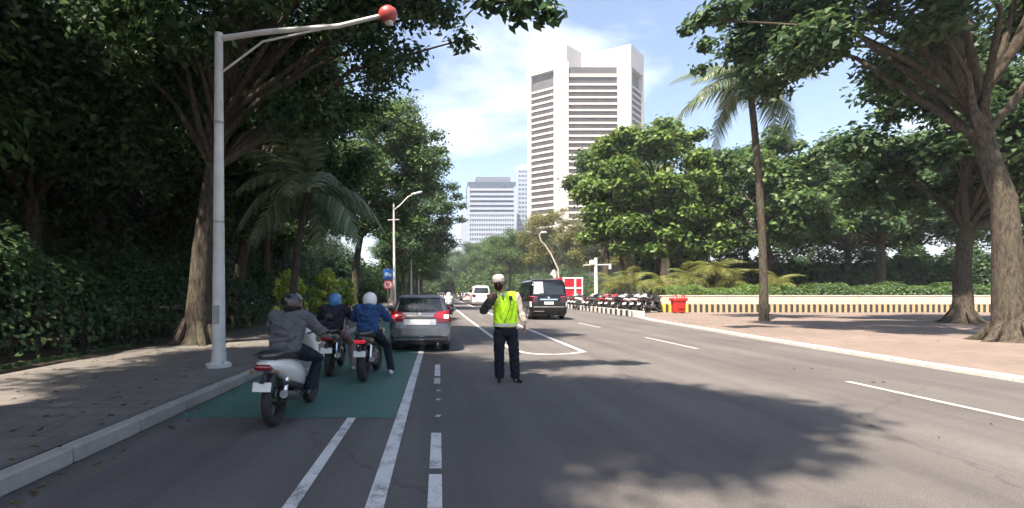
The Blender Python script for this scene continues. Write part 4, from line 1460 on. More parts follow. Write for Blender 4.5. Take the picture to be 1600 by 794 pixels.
        MB().box((0, .06, .36), (.26, .34, .24), bev=.06).tube([(0, .12, .45), (0, .24, .62)], [.085, .075], 12).build('engine', gm, root)
        for sg in (-1, 1):
            loft_y([(.16, .62, .02, .06), (.30, .68, .03, .15), (.46, .72, .03, .12), (.56, .74, .015, .05)]).build('side_shroud', panel, root, (sg * .16, 0, 0), smooth=60)
    MB().tube([(.10, .10, .28), (.13, -.15, .24), (.145, -.35, .27)], .022, 8).tube([(.150, -.33, .275), (.165, -.45, .31), (.175, -.80, .40)], [.03, .052, .046], 12).build('exhaust', gm, root)
    MB().tube([(0.150, -.80, .395), (.158, -.84, .405)], .035, 12).build('exhaust_tip', chrome, root) if False else None
    # front end
    for sg in (-1, 1):
        MB().tube([(sg * .085, yf, R), (sg * .085, yf - .20, .88)], .022, 8).build('fork_leg', gm, root)
        MB().tube([(0, .42, .95), (sg * .14, .42, .99), (sg * .27, .34, 1.0), (sg * .36, .29, .99)], .013, 8).build('handlebar', gm, root)
        MB().tube([(sg * .25, .35, 1.0), (sg * .37, .285, .99)], .019, 8).build('grip', rubber, root)
        MB().tube([(sg * .24, .36, 1.0), (sg * .27, .34, 1.12), (sg * .31, .33, 1.17)], .007, 6).ball((sg * .335, .33, 1.19), (.062, .018, .040), 12).build('mirror', black_plastic, root)
    vs, fs = [], []
    ff = MB()
    for i in range(8):
        a = RAD(35 + i * 15)
        for x, dr in ((-.07, -.01), (-.045, .02), (.045, .02), (.07, -.01)):
            q = R + .04 + dr
            vs.append((x, yf - q * math.cos(a), R + q * math.sin(a)))
    for i in range(7):
        for k in range(3):
            fs.append((i * 4 + k, i * 4 + k + 1, i * 4 + 5 + k, i * 4 + 4 + k))
    ff.add(vs, fs).build('front_fender', panel, root)
    MB().ball((0, .50, .92), (.13, .10, .11), 14).build('headlamp_cowl', panel, root, smooth=60)
    MB().ball((0, .565, .91), (.085, .05, .075), 14).build('headlamp', lamp_clear, root, smooth=60)
    MB().tube([(-.05, .02, .30), (-.20, .10, .02)], .012, 6).build('kick_stand', gm, root)
    if topbox:
        MB().box((0, -.80, 1.0), (.38, .34, .28), bev=.06).build('top_box', black_plastic, root)
    return root

p_black = paint('bike_black', (0.012, 0.012, 0.014), .1, .25)
p_white = paint('bike_white', (0.66, 0.66, 0.66), 0, .3)
p_red = paint('bike_red', (0.32, 0.03, 0.04), .1, .3)
p_grey = paint('bike_grey', (0.14, 0.14, 0.15), .4, .3)
p_blue = paint('bike_blue', (0.03, 0.07, 0.22), .3, .3)

b1 = motorbike('motorcycle', p_black, fat=1.35, lit=True)
b1.location = (-1.24, 9.25, 0)
b1.rotation_euler = (0, 0, RAD(-3))
tag(b1, 'black motorcycle with fat rear tyre ridden by the white helmet rider', 'motorcycle', 'motorcycles in the green lane')
b2 = motorbike('motorcycle', p_grey)
b2.location = (-1.97, 9.75, 0)
b2.rotation_euler = (0, 0, RAD(2))
tag(b2, 'dark motorcycle with pale tail ridden by the blue helmet rider', 'motorcycle', 'motorcycles in the green lane')
b3 = motorbike('motor_scooter', p_white, scooter=True)
b3.location = (-1.80, 6.35, 0)
b3.rotation_euler = (0, 0, RAD(-4))
tag(b3, 'white scooter nearest the viewer at the left edge', 'scooter', 'motorcycles in the green lane')
b4 = motorbike('motorcycle', p_black)
b4.location = (0.55, 29.5, 0)
tag(b4, 'motorcycle ahead to the right of the grey hatchback', 'motorcycle')

protos = [motorbike('parked_motorcycle', p) for p in (p_black, p_white, p_red, p_grey)] + [motorbike('parked_motorcycle', p, scooter=True) for p in (p_white, p_black)]
park = [(1019, 36.2, 0, -62), (1004, 36.6, 1, -55), (992, 37.0, 4, -60), (979, 37.8, 0, -52), (969, 38.4, 1, -64), (957, 39.2, 2, -58), (948, 39.8, 2, -50), (938, 41.0, 3, -60), (928, 42.2, 5, -56), (919, 43.6, 4, -62), (910, 45.2, 0, -55), (902, 47, 3, -60), (895, 49, 4, -58), (985, 40.2, 5, -60), (966, 41.6, 3, -57)]
desc = ['black parked motorcycle at the near right end of the row', 'white parked motorcycle second from the near right end of the row', 'white parked scooter third from the near right end', 'black parked motorcycle fourth from the near right end', 'white tailed motorcycle left of the fourth in the parked row', 'red parked motorcycle right of the other red one', 'red parked motorcycle nearer the white camera post', 'grey parked motorcycle just right of the white camera post', 'black parked scooter at the foot of the white camera post', 'white parked scooter just left of the white camera post', 'black parked motorcycle below the right edge of the red truck', 'grey parked motorcycle in front of the red truck doors', 'white parked scooter at the far left end of the row', 'black scooter in the second rank behind the near end of the row', 'grey motorcycle in the second rank behind the red ones']
seen = set()
for (px, Y, k, rot), lab in zip(park, desc):
    o = protos[k] if k not in seen else copy_tree(protos[k])
    seen.add(k)
    o.location = (GX(px, Y), Y, .06)
    o.rotation_euler = (RAD(0), RAD(-7 - (Y * 7.3) % 5), RAD(rot + (px * 1.7) % 26 - 13))
    o.scale = (1.32,) * 3
    tag(o, lab, 'scooter' if k > 3 else 'motorcycle', 'motorcycles parked behind the striped kerb')
# ------------------------------------------------------------------ people
skin = mat('skin', (0.33, 0.19, 0.12), .55, var=.08, scale=20)
eye_m = mat('eye_dark', (.02, .015, .012), .25)
hair_m = mat('hair_black', (.012, .010, .010), .6)
def cloth(name, col, var=.12):
    return mat(name, col, .85, var=var, scale=9, bump=.35, bscale=22, spec=.2)

def hand(b, wrist, d, palm, up, curl=0.4, sc=1.0, side=1):
    """palm, four bent fingers and a thumb; d = finger direction, palm = palm normal, thumb on side*cross"""
    w, d, palm = Vector(wrist), Vector(d).normalized(), Vector(palm).normalized()
    palm = (palm - d * palm.dot(d)).normalized()
    x = d.cross(palm) * side
    s = sc
    for k in range(4):
        o = (k - 1.5) * .019 * s
        b.tube([w + x * o * .6, w + d * .085 * s + x * o], [.016 * s, .013 * s], 8, cap='round')
    for k, ln in enumerate((.068, .078, .073, .056)):
        o = (1.5 - k) * .020 * s
        p0 = w + d * .088 * s + x * o
        a1 = d * math.cos(curl * .6) + palm * math.sin(curl * .6)
        a2 = d * math.cos(curl * 1.7) + palm * math.sin(curl * 1.7)
        p1 = p0 + a1 * ln * .5 * s
        p2 = p1 + a2 * ln * .5 * s
        b.tube([p0, p1, p2], [.0095 * s, .009 * s, .0075 * s], 8, cap='round')
    t0 = w + d * .03 * s + x * .028 * s
    t1 = t0 + (d * .55 + x * .8 + palm * .25).normalized() * .038 * s
    t2 = t1 + (d * .85 + x * .25 + palm * .4).normalized() * .034 * s
    b.tube([t0, t1, t2], [.013 * s, .011 * s, .009 * s], 8, cap='round')

def head(b, c, fwd, h=.235, tilt=0.0):
    """skull, jaw, nose, ears and neck root; c = head centre"""
    c, f = Vector(c), Vector(fwd).normalized()
    up = Vector((math.sin(tilt), 0, math.cos(tilt)))
    f = (f - up * f.dot(up)).normalized()
    r = f.cross(up)
    M = Matrix((r, f, up)).transposed()
    def P(x, y, z):
        return c + M @ Vector((x, y, z))
    b.ball(P(0, -.012, .03), (.076, .094, .088), 18, M)
    b.ball(P(0, .018, -.045), (.058, .066, .070), 16, M)
    b.ball(P(0, .045, -.090), (.034, .034, .026), 12, M)
    b.tube([P(0, .088, .015), P(0, .108, -.022)], [.010, .016], 8, cap='round')
    b.ball(P(0, .088, -.056), (.024, .012, .007), 10, M)
    b.ball(P(0, .086, -.068), (.021, .012, .007), 10, M)
    b.tube([P(-.05, .080, .028), P(.05, .080, .028)], [.011, .011], 8, cap='round')
    for s in (-1, 1):
        b.ball(P(s * .079, -.008, -.01), (.010, .020, .032), 10, M)
    return P, M

# --- the traffic officer
off = empty('person', (1.115, 8.62, 0))
tag(off, 'traffic officer in yellow safety vest and white cap standing on the road', 'person')
HC = Vector((-.115, -.03, 1.645))
LS, RS = Vector((-.185, .0, 1.425)), Vector((.185, .01, 1.425))
LE, LW = Vector((-.375, .0, 1.185)), Vector((-.275, -.16, 1.385))
RE, RW = Vector((.270, .03, 1.165)), Vector((.315, -.03, .965))
HL, HR = Vector((-.095, 0, .90)), Vector((.095, 0, .90))
KL, KR = Vector((-.105, -.015, .49)), Vector((.145, -.02, .49))
AL, AR = Vector((-.095, .03, .085)), Vector((.175, .04, .085))
b = MB()
P, M = head(b, HC, (-.22, -1, -.08), tilt=-.08)
b.tube([HC + Vector((.005, .02, -.06)), (-.04, .02, 1.43)], [.056, .062], 12, cap='round')
b.loft([((0, 0, .86), .14, .10), ((0, 0, 1.0), .15, .10), ((0, .005, 1.2), .165, .105), ((0, .01, 1.36), .175, .105), ((-.01, .015, 1.45), .10, .08)], 18)
for a, e, w in ((LS, LE, LW), (RS, RE, RW)):
    b.tube([a, a.lerp(e, .5), e, e.lerp(w, .35), w], [.052, .046, .038, .040, .027], 10, cap='round')
for h_, k_, a_ in ((HL, KL, AL), (HR, KR, AR)):
    b.tube([h_, h_.lerp(k_, .5), k_, k_.lerp(a_, .35), a_], [.082, .068, .050, .052, .036], 10, cap='round')
    b.tube([a_ + Vector((0, .02, -.045)), a_ + Vector((0, -.10, -.055))], [.022, .018], 8, cap='round')
hand(b, LW, (.30, -.15, .9), (.9, -.3, -.1), (0, 0, 1), .8, 1.05, -1)
hand(b, RW, (.12, -.12, -1), (-.9, -.25, 0), (0, 0, 1), .45, 1.05, -1)
b.blob('body', skin, off, .0075, 2)
fm = MB()
for s in (-1, 1):
    e = MB().ball(P(s * .031, .089, .006), (.013, .008, .007), 10, M).build('eye', eye_m, off)
# shirt with long sleeves
cream_sh = cloth('shirt_cream', (0.58, 0.50, 0.42))
shaded_sh = cloth('sleeve_shaded', (0.060, 0.055, 0.052))  # shaded copy of the shirt: shade on the raised arm put into its colour
b = MB()
b.loft([((0, 0, .88), .165, .120), ((0, 0, 1.0), .165, .118), ((0, .005, 1.2), .18, .122), ((0, .01, 1.34), .188, .118), ((-.005, .015, 1.42), .15, .10), ((-.03, .018, 1.475), .078, .072)], 20)
b.tube([LS + Vector((.03, 0, -.01)), RS + Vector((-.03, 0, -.01))], .075, 10, cap='round')
b.blob('shirt', cream_sh, off, .011, 4, .004)
def sleeve(name, a, e, w, m, fat):
    q = MB()
    j = random.Random(int(a.x * 1000))
    pts = [a, a.lerp(e, .3), a.lerp(e, .65), e, e.lerp(w, .3), e.lerp(w, .65), e.lerp(w, .93)]
    q.tube(pts, [.078 * fat, .070 * fat, .062 * fat, .060 * fat, .058 * fat, .050 * fat, .043 * fat], 12, cap='round')
    for t in (.2, .45, .75):
        p = e.lerp(w, t * .8)
        q.tube([p + Vector((j.uniform(-.02, .02), .02, .01)), p + Vector((.02, -.03, -.02))], .047 * fat, 8, cap='round')
    q.blob(name, m, off, .009, 2, .009)
sleeve('sleeve', LS, LE, LW, shaded_sh, 1.18)
sleeve('sleeve', RS, RE, RW, cream_sh, .98)
b = MB()
for s in (-1, 1):
    b.tube([(-.06 + s * .06, -.02, 1.505), (-.055 + s * .035, -.085, 1.475), (-.045 + s * .012, -.105, 1.435)], [.016, .018, .012], 8, cap='round')
b.blob('collar', cloth('collar_white', (.62, .58, .50)), off, .007, 2)
# the vest
vest_m = mat('vest_neon', (0.50, 0.86, 0.010), .65, var=.05, scale=5, bump=.4, bscale=12)
b = MB()
b.loft([((0, -.005, .925), .196, .146), ((0, -.005, .99), .200, .148), ((0, 0, 1.10), .198, .142), ((0, .005, 1.25), .205, .144), ((0, .01, 1.36), .200, .138), ((-.005, .012, 1.43), .168, .115), ((-.015, .015, 1.475), .115, .085)], 24, 2.3)
b.tube([LS + Vector((.05, 0, .015)), RS + Vector((-.03, 0, .015))], .075, 10, cap='round')
for (p, q) in (((-.12, -.13, 1.3), (-.06, -.14, 1.0)), ((.1, -.13, 1.32), (.05, -.14, 1.06)), ((.15, -.10, 1.2), (.12, -.12, .96)), ((-.16, -.09, 1.15), (-.12, -.12, .95))):
    b.tube([p, q], [.022, .016], 8, cap='round')
vest = b.blob('safety_vest', vest_m, off, .009, 2, .008)
refl = mat('reflective_tape', (0.62, 0.64, 0.56), .3, metal=.3, var=.08)
MB().loft([((0, -.005, .932), .203, .154), ((0, -.005, .985), .207, .156)], 32, 2.3).build('reflective_band', refl, vest, smooth=40)
MB().tube([(-.135, -.090, 1.475), (-.128, -.142, 1.40), (-.115, -.152, 1.28)], .022, 8, (1, .35), (0, 1, 0)).build('shoulder_tape', mat('tape_yellow', (.62, .60, .30), .5), vest, smooth=50)
MB().box((.075, -.140, 1.405), (.055, .022, .075), Matrix.Rotation(RAD(-14), 3, 'X'), .008).build('pocket_badge', black_plastic, vest)
MB().tube([(.075, -.155, 1.385), (.055, -.165, 1.25), (.0, -.165, 1.10), (-.04, -.165, 1.0)], .006, 6).build('whistle_cord', mat('cord_olive', (.05, .07, .02), .8), vest)
MB().box((-.055, -.125, 1.42), (.018, .02, .09), None, .004).build('neck_tie', mat('tie_dark', (.06, .05, .03), .8), off)
# trousers, shoes
trs = cloth('trousers_navy', (0.014, 0.016, 0.024))
b = MB()
b.loft([((0, 0, .78), .165, .115), ((0, 0, .88), .182, .126), ((0, 0, .95), .172, .122)], 20)
for h_, k_, a_ in ((HL, KL, AL), (HR, KR, AR)):
    b.tube([h_ + Vector((0, 0, -.04)), h_.lerp(k_, .5), k_, k_.lerp(a_, .5), a_ + Vector((0, 0, -.02))], [.110, .100, .086, .082, .080], 12, cap='flat')
    for t in (.15, .4, .7, .9):
        p = k_.lerp(a_, t)
        b.tube([p + Vector((-.045, -.045, .03)), p + Vector((.045, -.05, -.01))], .024, 8, cap='round')
b.blob('trousers', trs, off, .009, 2, .011, (1, 1, .8))
MB().loft([((0, 0, .905), .190, .136), ((0, 0, .935), .190, .136)], 28, 2.2).build('belt', mat('belt_black', (.012, .012, .012), .4), off, smooth=40)
for a_, dx in ((AL, -.02), (AR, .07)):
    q = MB()
    q.tube([a_ + Vector((0, .035, -.045)), a_ + Vector((dx * .4, -.05, -.048)), a_ + Vector((dx, -.16, -.055))], [.044, .046, .034], 12, (1, .85), cap='round')
    q.tube([a_ + Vector((0, .01, .0)), a_ + Vector((0, .01, -.04))], .045, 10, cap='round')
    q.blob('shoe', mat('shoe_black', (.012, .011, .011), .3, coat=.4), off, .008, 2)
# cap and mask
b = MB()
rotM = M
def capsec(z, rx, ry, y=0):
    vs = []
    for k in range(24):
        th = 2 * math.pi * k / 24
        vs.append(P(rx * math.cos(th), y + ry * math.sin(th), z))
    return vs
secs = [capsec(.030, .089, .106, -.008), capsec(.055, .093, .110, -.008), capsec(.085, .099, .115, -.008), capsec(.118, .094, .110, -.010), capsec(.146, .070, .084, -.014), capsec(.158, .03, .04, -.015)]
vs, fs = [], []
for q in secs:
    vs += q
for i in range(len(secs) - 1):
    for k in range(24):
        fs.append((i * 24 + k, i * 24 + (k + 1) % 24, (i + 1) * 24 + (k + 1) % 24, (i + 1) * 24 + k))
fs.append(tuple(range(23, -1, -1)))
fs.append(tuple(5 * 24 + k for k in range(24)))
capo = MB().add(vs, fs).build('cap', cloth('cap_white', (.66, .60, .55), .06), off, smooth=60)
vs, fs = [], []
for lay in (0, -.006):
    for rr, zz in ((.0, .036), (.030, .030), (.052, .020)):
        for k in range(13):
            th = RAD(20 + 140 * k / 12)
            vs.append(P((.089 + rr * .6) * math.cos(th), -.008 + (.106 + rr) * math.sin(th), zz + lay))
for lay in range(2):
    for i in range(2):
        for k in range(12):
            q = lay * 39 + i * 13 + k
            fs.append((q, q + 1, q + 14, q + 13))
for k in range(12):
    fs.append((26 + k, 27 + k, 66 + k, 65 + k))
MB().add(vs, fs).build('visor', mat('visor_dark', (.05, .03, .03), .4), capo, smooth=60)
b = MB()
b.ball(P(0, .035, -.055), (.072, .080, .064), 16, M)
b.ball(P(0, .085, -.030), (.030, .030, .030), 12, M)
b.blob('face_mask', cloth('mask_dark', (.040, .016, .016)), off, .007, 3)
MB().ball(P(0, -.035, .0), (.083, .082, .075), 16, M).build('hair', hair_m, off, smooth=60)

# --- riders
def rider(bike_loc, rz, jacket, pants, helmet, shoe, label, right_foot=None, left_foot=None, hood=False, sleeve_fat=1.0, sc=1.0, lean=0.0):
    root = empty('person', bike_loc, rz)
    tag(root, label, 'person')
    root.scale = (sc,) * 3
    pel, ch, nk, hd = Vector((0, -.26, .86)), Vector((lean, -.17, 1.10)), Vector((lean, -.10, 1.265)), Vector((lean, -.05, 1.365))
    b = MB()
    P, M = head(b, hd, (0, 1, -.05))
    b.tube([hd + Vector((0, -.02, -.06)), nk], [.055, .06], 10, cap='round')
    b.loft([(pel + Vector((0, 0, -.05)), .13, .10), (pel + Vector((0, 0, .1)), .14, .10), (ch, .16, .10), (nk + Vector((0, 0, -.04)), .13, .08)], 16)
    arms, legs = [], []
    for sg in (-1, 1):
        s = Vector((lean + sg * .185, -.12, 1.205))
        e = Vector((lean * .5 + sg * .315, .04, 1.02))
        w = Vector((sg * .305, .25, 1.015))
        arms.append((s, e, w))
        b.tube([s, e, w], [.05, .04, .028], 10, cap='round')
        hand(b, w, (sg * .05, .9, -.15), (0, -.1, -1), (0, 0, 1), 1.0, 1.0, -sg)
        h_ = pel + Vector((sg * .10, .02, -.04))
        ft = (right_foot if sg > 0 else left_foot) or Vector((sg * .19, .02, .30))
        k_ = Vector((sg * .235, .24, .66)) if ft.z > .2 else Vector((sg * .27, .20, .52))
        legs.append((h_, k_, ft))
        b.tube([h_, k_, ft], [.075, .05, .036], 10, cap='round')
        b.tube([ft + Vector((0, -.02, -.04)), ft + Vector((0, .09, -.05))], [.022, .018], 8, cap='round')
    b.blob('body', skin, root, .010, 2)
    b = MB()
    b.loft([(pel + Vector((0, -.01, -.06)), .185, .145), (pel + Vector((0, -.01, .04)), .190, .150), (pel.lerp(ch, .55), .195, .148), (ch + Vector((0, 0, .02)), .208, .145), (nk + Vector((0, -.01, -.05)), .165, .11), (nk + Vector((0, 0, .005)), .085, .08)], 22, 2.3)
    b.tube([arms[0][0] + Vector((.04, 0, 0)), arms[1][0] + Vector((-.04, 0, 0))], .085, 10, cap='round')
    for s, e, w in arms:
        b.tube([s, s.lerp(e, .5), e, e.lerp(w, .5), e.lerp(w, .92)], [.088 * sleeve_fat, .075 * sleeve_fat, .066 * sleeve_fat, .056 * sleeve_fat, .046], 12, cap='round')
    for (p, q) in (((-.13, -.39, .93), (.10, -.40, .96)), ((-.10, -.36, 1.03), (.14, -.37, 1.0)), ((-.12, -.31, 1.14), (-.02, -.32, 1.10)), ((.12, -.30, 1.16), (.03, -.33, 1.07))):
        b.tube([p, q], .026, 8, cap='round')
    if hood:
        b.ball(nk + Vector((0, -.09, -.03)), (.12, .07, .07), 12)
    b.blob('jacket', jacket, root, .010, 2, .011, (.8, .8, 1))
    b = MB()
    b.loft([(pel + Vector((0, -.01, -.10)), .17, .14), (pel + Vector((0, 0, .02)), .17, .135)], 18)
    for h_, k_, ft in legs:
        b.tube([h_, h_.lerp(k_, .5), k_, k_.lerp(ft, .5), ft + Vector((0, 0, .03))], [.105, .092, .075, .070, .066], 12, cap='round')
    b.blob('trousers', pants, root, .010, 2, .009, (1, 1, .8))
    for h_, k_, ft in legs:
        q = MB()
        q.tube([ft + Vector((0, -.05, -.035)), ft + Vector((0, .05, -.04)), ft + Vector((0, .15, -.05))], [.042, .045, .033], 10, (1, .85), cap='round')
        q.tube([ft + Vector((0, -.02, .02)), ft + Vector((0, -.01, -.03))], .045, 10, cap='round')
        q.blob('shoe', shoe, root, .009, 2)
    hm = MB()
    hm.ball(hd + Vector((0, -.01, .015)), (.128, .150, .128), 22)
    hm.loft([(hd + Vector((0, -.015, -.105)), .108, .118), (hd + Vector((0, -.01, -.03)), .128, .148), (hd + Vector((0, -.01, .02)), .126, .148)], 22)
    h = hm.blob('helmet', helmet, root, .012, 3)
    MB().loft([(hd + Vector((0, -.014, -.112)), .110, .120), (hd + Vector((0, -.014, -.095)), .116, .127)], 26).build('helmet_trim', black_plastic, h, smooth=60)
    vs, fs = [], []
    for j, (z, r_) in enumerate(((-.05, .136), (.0, .142), (.05, .132))):
        for k in range(11):
            th = RAD(25 + 130 * k / 10)
            vs.append(hd + Vector((r_ * .98 * math.cos(th), -.01 + (r_ + .022) * math.sin(th), z)))
    for j in range(2):
        for k in range(10):
            fs.append((j * 11 + k, j * 11 + k + 1, j * 11 + 12 + k, j * 11 + 11 + k))
    MB().add(vs, fs).build('visor', mat('visor_smoke', (.02, .02, .025), .08, coat=.5), h, smooth=60)
    return root

hw_ = mat('helmet_white', (.72, .72, .70), .22, var=.03, coat=.6)
hb_ = mat('helmet_blue', (.035, .16, .36), .25, var=.08, coat=.6)
hk_ = mat('helmet_black', (.015, .015, .017), .25, coat=.6)
jb = cloth('jacket_blue', (.026, .062, .155), .25)
jd = cloth('jacket_dark', (.022, .020, .032), .25)
jg = cloth('jacket_grey', (.10, .10, .11), .2)
pd_ = cloth('jeans_dark', (.012, .015, .026), .25)
pp = cloth('trousers_pink', (.42, .29, .30), .15)
sw = mat('shoe_white', (.55, .55, .53), .6, var=.1)
sk = MATS['shoe_black']
rider(b1.location, RAD(-3), jb, pd_, hw_, sw, 'motorcyclist in blue jacket and white helmet on the black motorcycle', right_foot=Vector((.36, .12, .085)), hood=True, sleeve_fat=1.1)
rider(b2.location, RAD(2), jd, pp, hb_, sw, 'motorcyclist in dark jacket, pale pink trousers and blue helmet', right_foot=Vector((.33, .10, .085)), sc=.99)
rider(b3.location, RAD(-4), jg, pd_, hk_, sk, 'motorcyclist in grey jacket and black helmet on the white scooter', sc=1.0)
rider(b4.location, 0, cloth('jacket_pale', (.42, .42, .43)), pd_, hw_, sk, 'distant motorcyclist in pale jacket and white helmet right of the hatchback', sc=1.0)
# ------------------------------------------------------------------ street furniture
pole_w = mat('pole_white', (.55, .55, .54), .55, var=.10, scale=3, dirt=.35)
pole_g = mat('pole_grey', (.28, .29, .29), .5, metal=.3, var=.1)
# white street lamp behind the hatchback
def street_lamp(x, y, H, arm, label, group=None, pm=None, rise=.9):
    root = empty('street_lamp', (x, y, .15))
    pm = pm or pole_w
    MB().tube([(0, 0, 0), (0, 0, 1.0), (-.06, 0, H)], [.13, .11, .065], 12).build('pole', pm, root, smooth=60)
    MB().lathe([(.22, 0), (.22, .06), (.13, .10), (.13, .25)], seg=16).build('base', pm, root)
    MB().tube([(-.06, 0, H - .5), (arm * .3, 0, H - .15), (arm * .75, 0, H + rise * .55), (arm, 0, H + rise * .7)], [.045, .04, .035, .03], 8).build('arm', pm, root, smooth=60)
    MB().box((arm + .30, 0, H + rise * .84), (.85, .26, .12), Matrix.Rotation(RAD(-14), 3, 'Y'), .05).build('lamp_head', mat('lamp_head', (.66, .67, .66), .35), root)
    MB().box((arm + .32, 0, H + rise * .84 - .075), (.55, .18, .03), Matrix.Rotation(RAD(-14), 3, 'Y'), .01).build('lens', lamp_clear, root)
    MB().tube([(-.5, 0, H - 1.25), (.35, 0, H - 1.22)], .03, 6).build('cross_bar', pm, root)
    return tag(root, label, 'street lamp', group)
street_lamp(GX(616.5, 38.2), 38.2, 8.0, 1.35, 'white street lamp behind the grey hatchback roof', 'street lamps along the left kerb')
street_lamp(-3.55, 66, 8.0, 1.35, 'white street lamp farther on, second beyond the hatchback', 'street lamps along the left kerb')
street_lamp(-3.6, 92, 8.0, 1.35, 'white street lamp far down the left kerb, third beyond the hatchback', 'street lamps along the left kerb')

# lamp with red cap whose arm enters at the upper left
Yl = 9.3
rl = empty('street_lamp', (-4.0, Yl, .15))
tag(rl, 'street lamp with long white arm and red capped head at upper left', 'street lamp', 'street lamps along the left kerb')
zl = GZ(22, Yl) - .15
MB().tube([(0, 0, 0), (0, 0, 2), (.0, 0, zl - .35)], [.12, .10, .07], 12).build('pole', pole_w, rl, smooth=60)
MB().lathe([(.22, 0), (.22, .06), (.13, .10), (.13, .25)], seg=16).build('base', pole_w, rl)
xh = GX(606, Yl) + 4.0
MB().box((0, -.115, .95), (.11, .03, .34), bev=.008).build('access_hatch', pole_g, rl)
for z_ in (2.6, 4.4):
    MB().lathe([(.112 - z_ * .006, z_), (.112 - z_ * .006, z_ + .05)], seg=16).build('band_clamp', pole_g, rl)
for k in range(4):
    MB().lathe([(.022, .06), (.022, .10)], (.17 * math.cos(k * 1.57 + .78), .17 * math.sin(k * 1.57 + .78), 0), seg=8).build('anchor_bolt', pole_g, rl)
MB().tube([(0, 0, zl - .45), (.9, 0, zl - .32), (xh - .9, 0, zl - .22), (xh - .12, 0, zl - .03)], [.055, .05, .042, .036], 8).build('arm', pole_w, rl, smooth=60)
MB().tube([(0, 0, zl - 1.1), (.8, 0, zl - .50), (xh - 1.2, 0, zl - .27)], .022, 6).build('arm_brace', pole_w, rl, smooth=60)
MB().loft([((xh, 0, zl - .16), .07, .07), ((xh, 0, zl - .12), .13, .12), ((xh, 0, zl - .02), .18, .16), ((xh, 0, zl + .07), .155, .14), ((xh, 0, zl + .13), .08, .07), ((xh, 0, zl + .15), .03, .03)], 22).build('red_cap', mat('lamp_cap_red', (.34, .05, .045), .4, var=.1, coat=.4), rl, smooth=60)
MB().ball((xh + .02, 0, zl - .155), (.08, .08, .05), 14).build('lens', lamp_clear, rl)

# blue and red signs on one post
Ys = 33.0
sp = empty('road_sign', (GX(606, Ys), Ys, .15))
tag(sp, 'blue square sign above a round red sign on a grey post', 'sign')
zb, zr = GZ(428.5, Ys) - .15, GZ(445, Ys) - .15
MB().tube([(0, .05, 0), (0, .05, zb + .4)], .035, 8).build('post', pole_g, sp)
bl_ = MB().box((0, 0, zb), (.62, .03, .66), bev=.012).build('blue_plate', mat('sign_blue', (.03, .12, .42), .45), sp)
gl = mat('sign_pale_blue', (.42, .60, .80), .5)
MB().prism([(-.20, -.10), (.22, -.10), (.24, .0), (.10, .04), (.02, .12), (-.12, .12), (-.20, .03)], -.022, -.012).build('vehicle_symbol', gl, bl_, (0, 0, zb))
for x in (-.10, .13):
    MB().lathe([(.055, -.026), (.055, -.010)], axis='Y', seg=16).build('symbol_wheel', gl, bl_, (x, 0, zb - .11))
rd = MB().lathe([(.30, -.015), (.30, .015)], axis='Y', seg=32).build('red_disc', mat('sign_red', (.62, .05, .08), .45), sp, (0, 0, zr))
wf = mat('sign_white', (.74, .60, .60), .5)
MB().lathe([(.225, -.022), (.225, -.012)], axis='Y', seg=32).build('white_face', wf, rd)
sr = MATS['sign_red']
for nm, q in (('letter_stem', [(-.10, -.12), (-.055, -.12), (-.055, .12), (-.10, .12)]), ('letter_bowl', [(-.055, .08), (.01, .08), (.02, .05), (.01, .02), (-.055, .02), (-.055, -.02), (.03, -.02), (.065, .05), (.03, .12), (-.055, .12)]), ('slash', [(-.02, -.15), (.02, -.17), (.17, .06), (.13, .09)])):
    MB().prism(q, -.028, -.018).build(nm, sr, rd)

# white camera post with a cross arm
Yp = 45.0
cp = empty('camera_post', (GX(931, Yp), Yp, .06))
tag(cp, 'white post with cross arm and camera boxes among the parked motorcycles', 'post')
ht = GZ(404, Yp)
MB().tube([(.05, 0, 0), (0, 0, ht)], [.16, .13], 12).build('pole', mat('post_white', (.74, .73, .70), .5, var=.05), cp, smooth=60)
MB().tube([(-1.1, 0, ht - .66), (0, 0, ht - .60)], .045, 6).build('left_arm', pole_w, cp)
MB().tube([(0, 0, ht - .62), (1.25, 0, ht - .60)], .05, 6).build('right_arm', pole_w, cp)
MB().box((-.32, 0, ht - .42), (.45, .3, .42), bev=.06).build('camera_box', MATS['post_white'], cp)
MB().box((1.25, 0, ht - .78), (.22, .24, .5), bev=.05).build('camera_box', pole_w, cp)

# curved lamp above the black van
Yq = 72.0
cl = empty('curved_lamp', (GX(874, Yq), Yq, .06))
tag(cl, 'leaning grey lamp with hooked top above the black van roof', 'street lamp')
def L_(px, py):
    return (GX(px, Yq) - GX(874, Yq), 0, GZ(py, Yq))
MB().tube([(0, 0, 0), (0, 0, 2.4), L_(872, 421), L_(861, 398), L_(851, 383), L_(845, 377), L_(843, 368), L_(847, 362)], [.14, .13, .12, .10, .09, .08, .07, .05], 8).build('pole', mat('pole_pale', (.42, .40, .35), .6), cl, smooth=60)
MB().ball(L_(850, 364), (.42, .2, .16), 12).build('lamp_head', pole_w, cl)

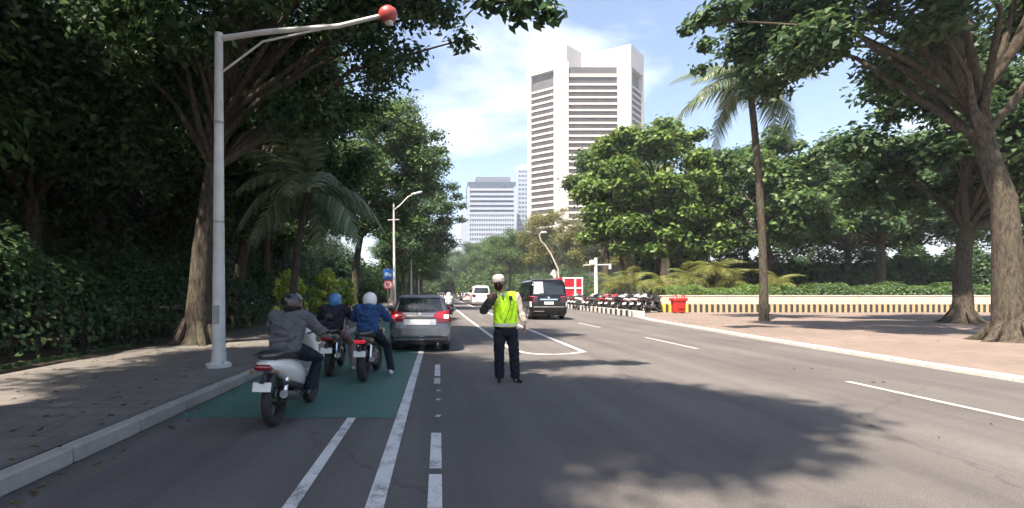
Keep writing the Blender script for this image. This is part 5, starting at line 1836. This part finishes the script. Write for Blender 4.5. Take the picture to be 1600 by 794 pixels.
# globe lamp standing behind the van
Yg = 58.0
gp = empty('globe_lamp', (GX(864, Yg), Yg, .0))
tag(gp, 'white angular lamp on a post rising just over the black van', 'lamp')
MB().tube([(0, 0, 0), (0, 0, 3.3)], .05, 8).build('post', pole_g, gp)
MB().prism([(-.30, .0), (.05, .55), (.20, .45), (.12, .15), (.35, -.25), (.15, -.40), (-.05, -.1)], -.12, .12).build('lantern', mat('lantern_white', (.75, .73, .70), .4), gp, (0, 0, GZ(429, Yg)))

# red bin before the planter wall
rb_ = empty('litter_bin', (GX(1060, 35.6), 35.6, .06))
tag(rb_, 'bright red flared litter bin in front of the planter wall', 'bin')
redp = mat('bin_red', (.55, .018, .012), .45, var=.08, scale=4, coat=.3, dirt=.12)
MB().loft([((0, 0, .06), .36, .30), ((0, 0, .12), .38, .32), ((0, 0, .80), .46, .37), ((0, 0, .86), .47, .38)], 28, 3.5).build('tub', redp, rb_, smooth=50)
MB().loft([((0, 0, .86), .53, .43), ((0, 0, .90), .56, .45), ((0, 0, 1.02), .56, .45), ((0, 0, 1.06), .52, .42)], 28, 3.5).build('rim', redp, rb_, smooth=50)
for sg in (-1, 1):
    MB().tube([(sg * .38, -.12, 1.05), (sg * .36, -.12, 1.22), (sg * .20, -.12, 1.24), (sg * .18, -.12, 1.05)], .04, 8).build('handle', redp, rb_, smooth=60)
    MB().box((sg * .26, 0, .04), (.12, .4, .09), bev=.02).build('foot', black_plastic, rb_)
MB().box((0, -.405, .50), (.40, .03, .30), bev=.02).build('front_panel', mat('bin_red_dark', (.42, .014, .012), .5), rb_)
# ------------------------------------------------------------------ the air
hm_ = bpy.data.materials.new('haze_air')
hm_.use_nodes = True
hn, hl = hm_.node_tree.nodes, hm_.node_tree.links
hn.clear()
ho = hn.new('ShaderNodeOutputMaterial')
pv = hn.new('ShaderNodeVolumePrincipled')
pv.inputs['Color'].default_value = (0.86, 0.92, 1.0, 1)
pv.inputs['Density'].default_value = 0.0005
pv.inputs['Anisotropy'].default_value = 0.2
hl.new(pv.outputs['Volume'], ho.inputs['Volume'])
hz = MB().box((0, 1100, 68), (2990, 2790, 138)).build('haze', hm_, smooth=None)
tag(hz, kind='stuff')
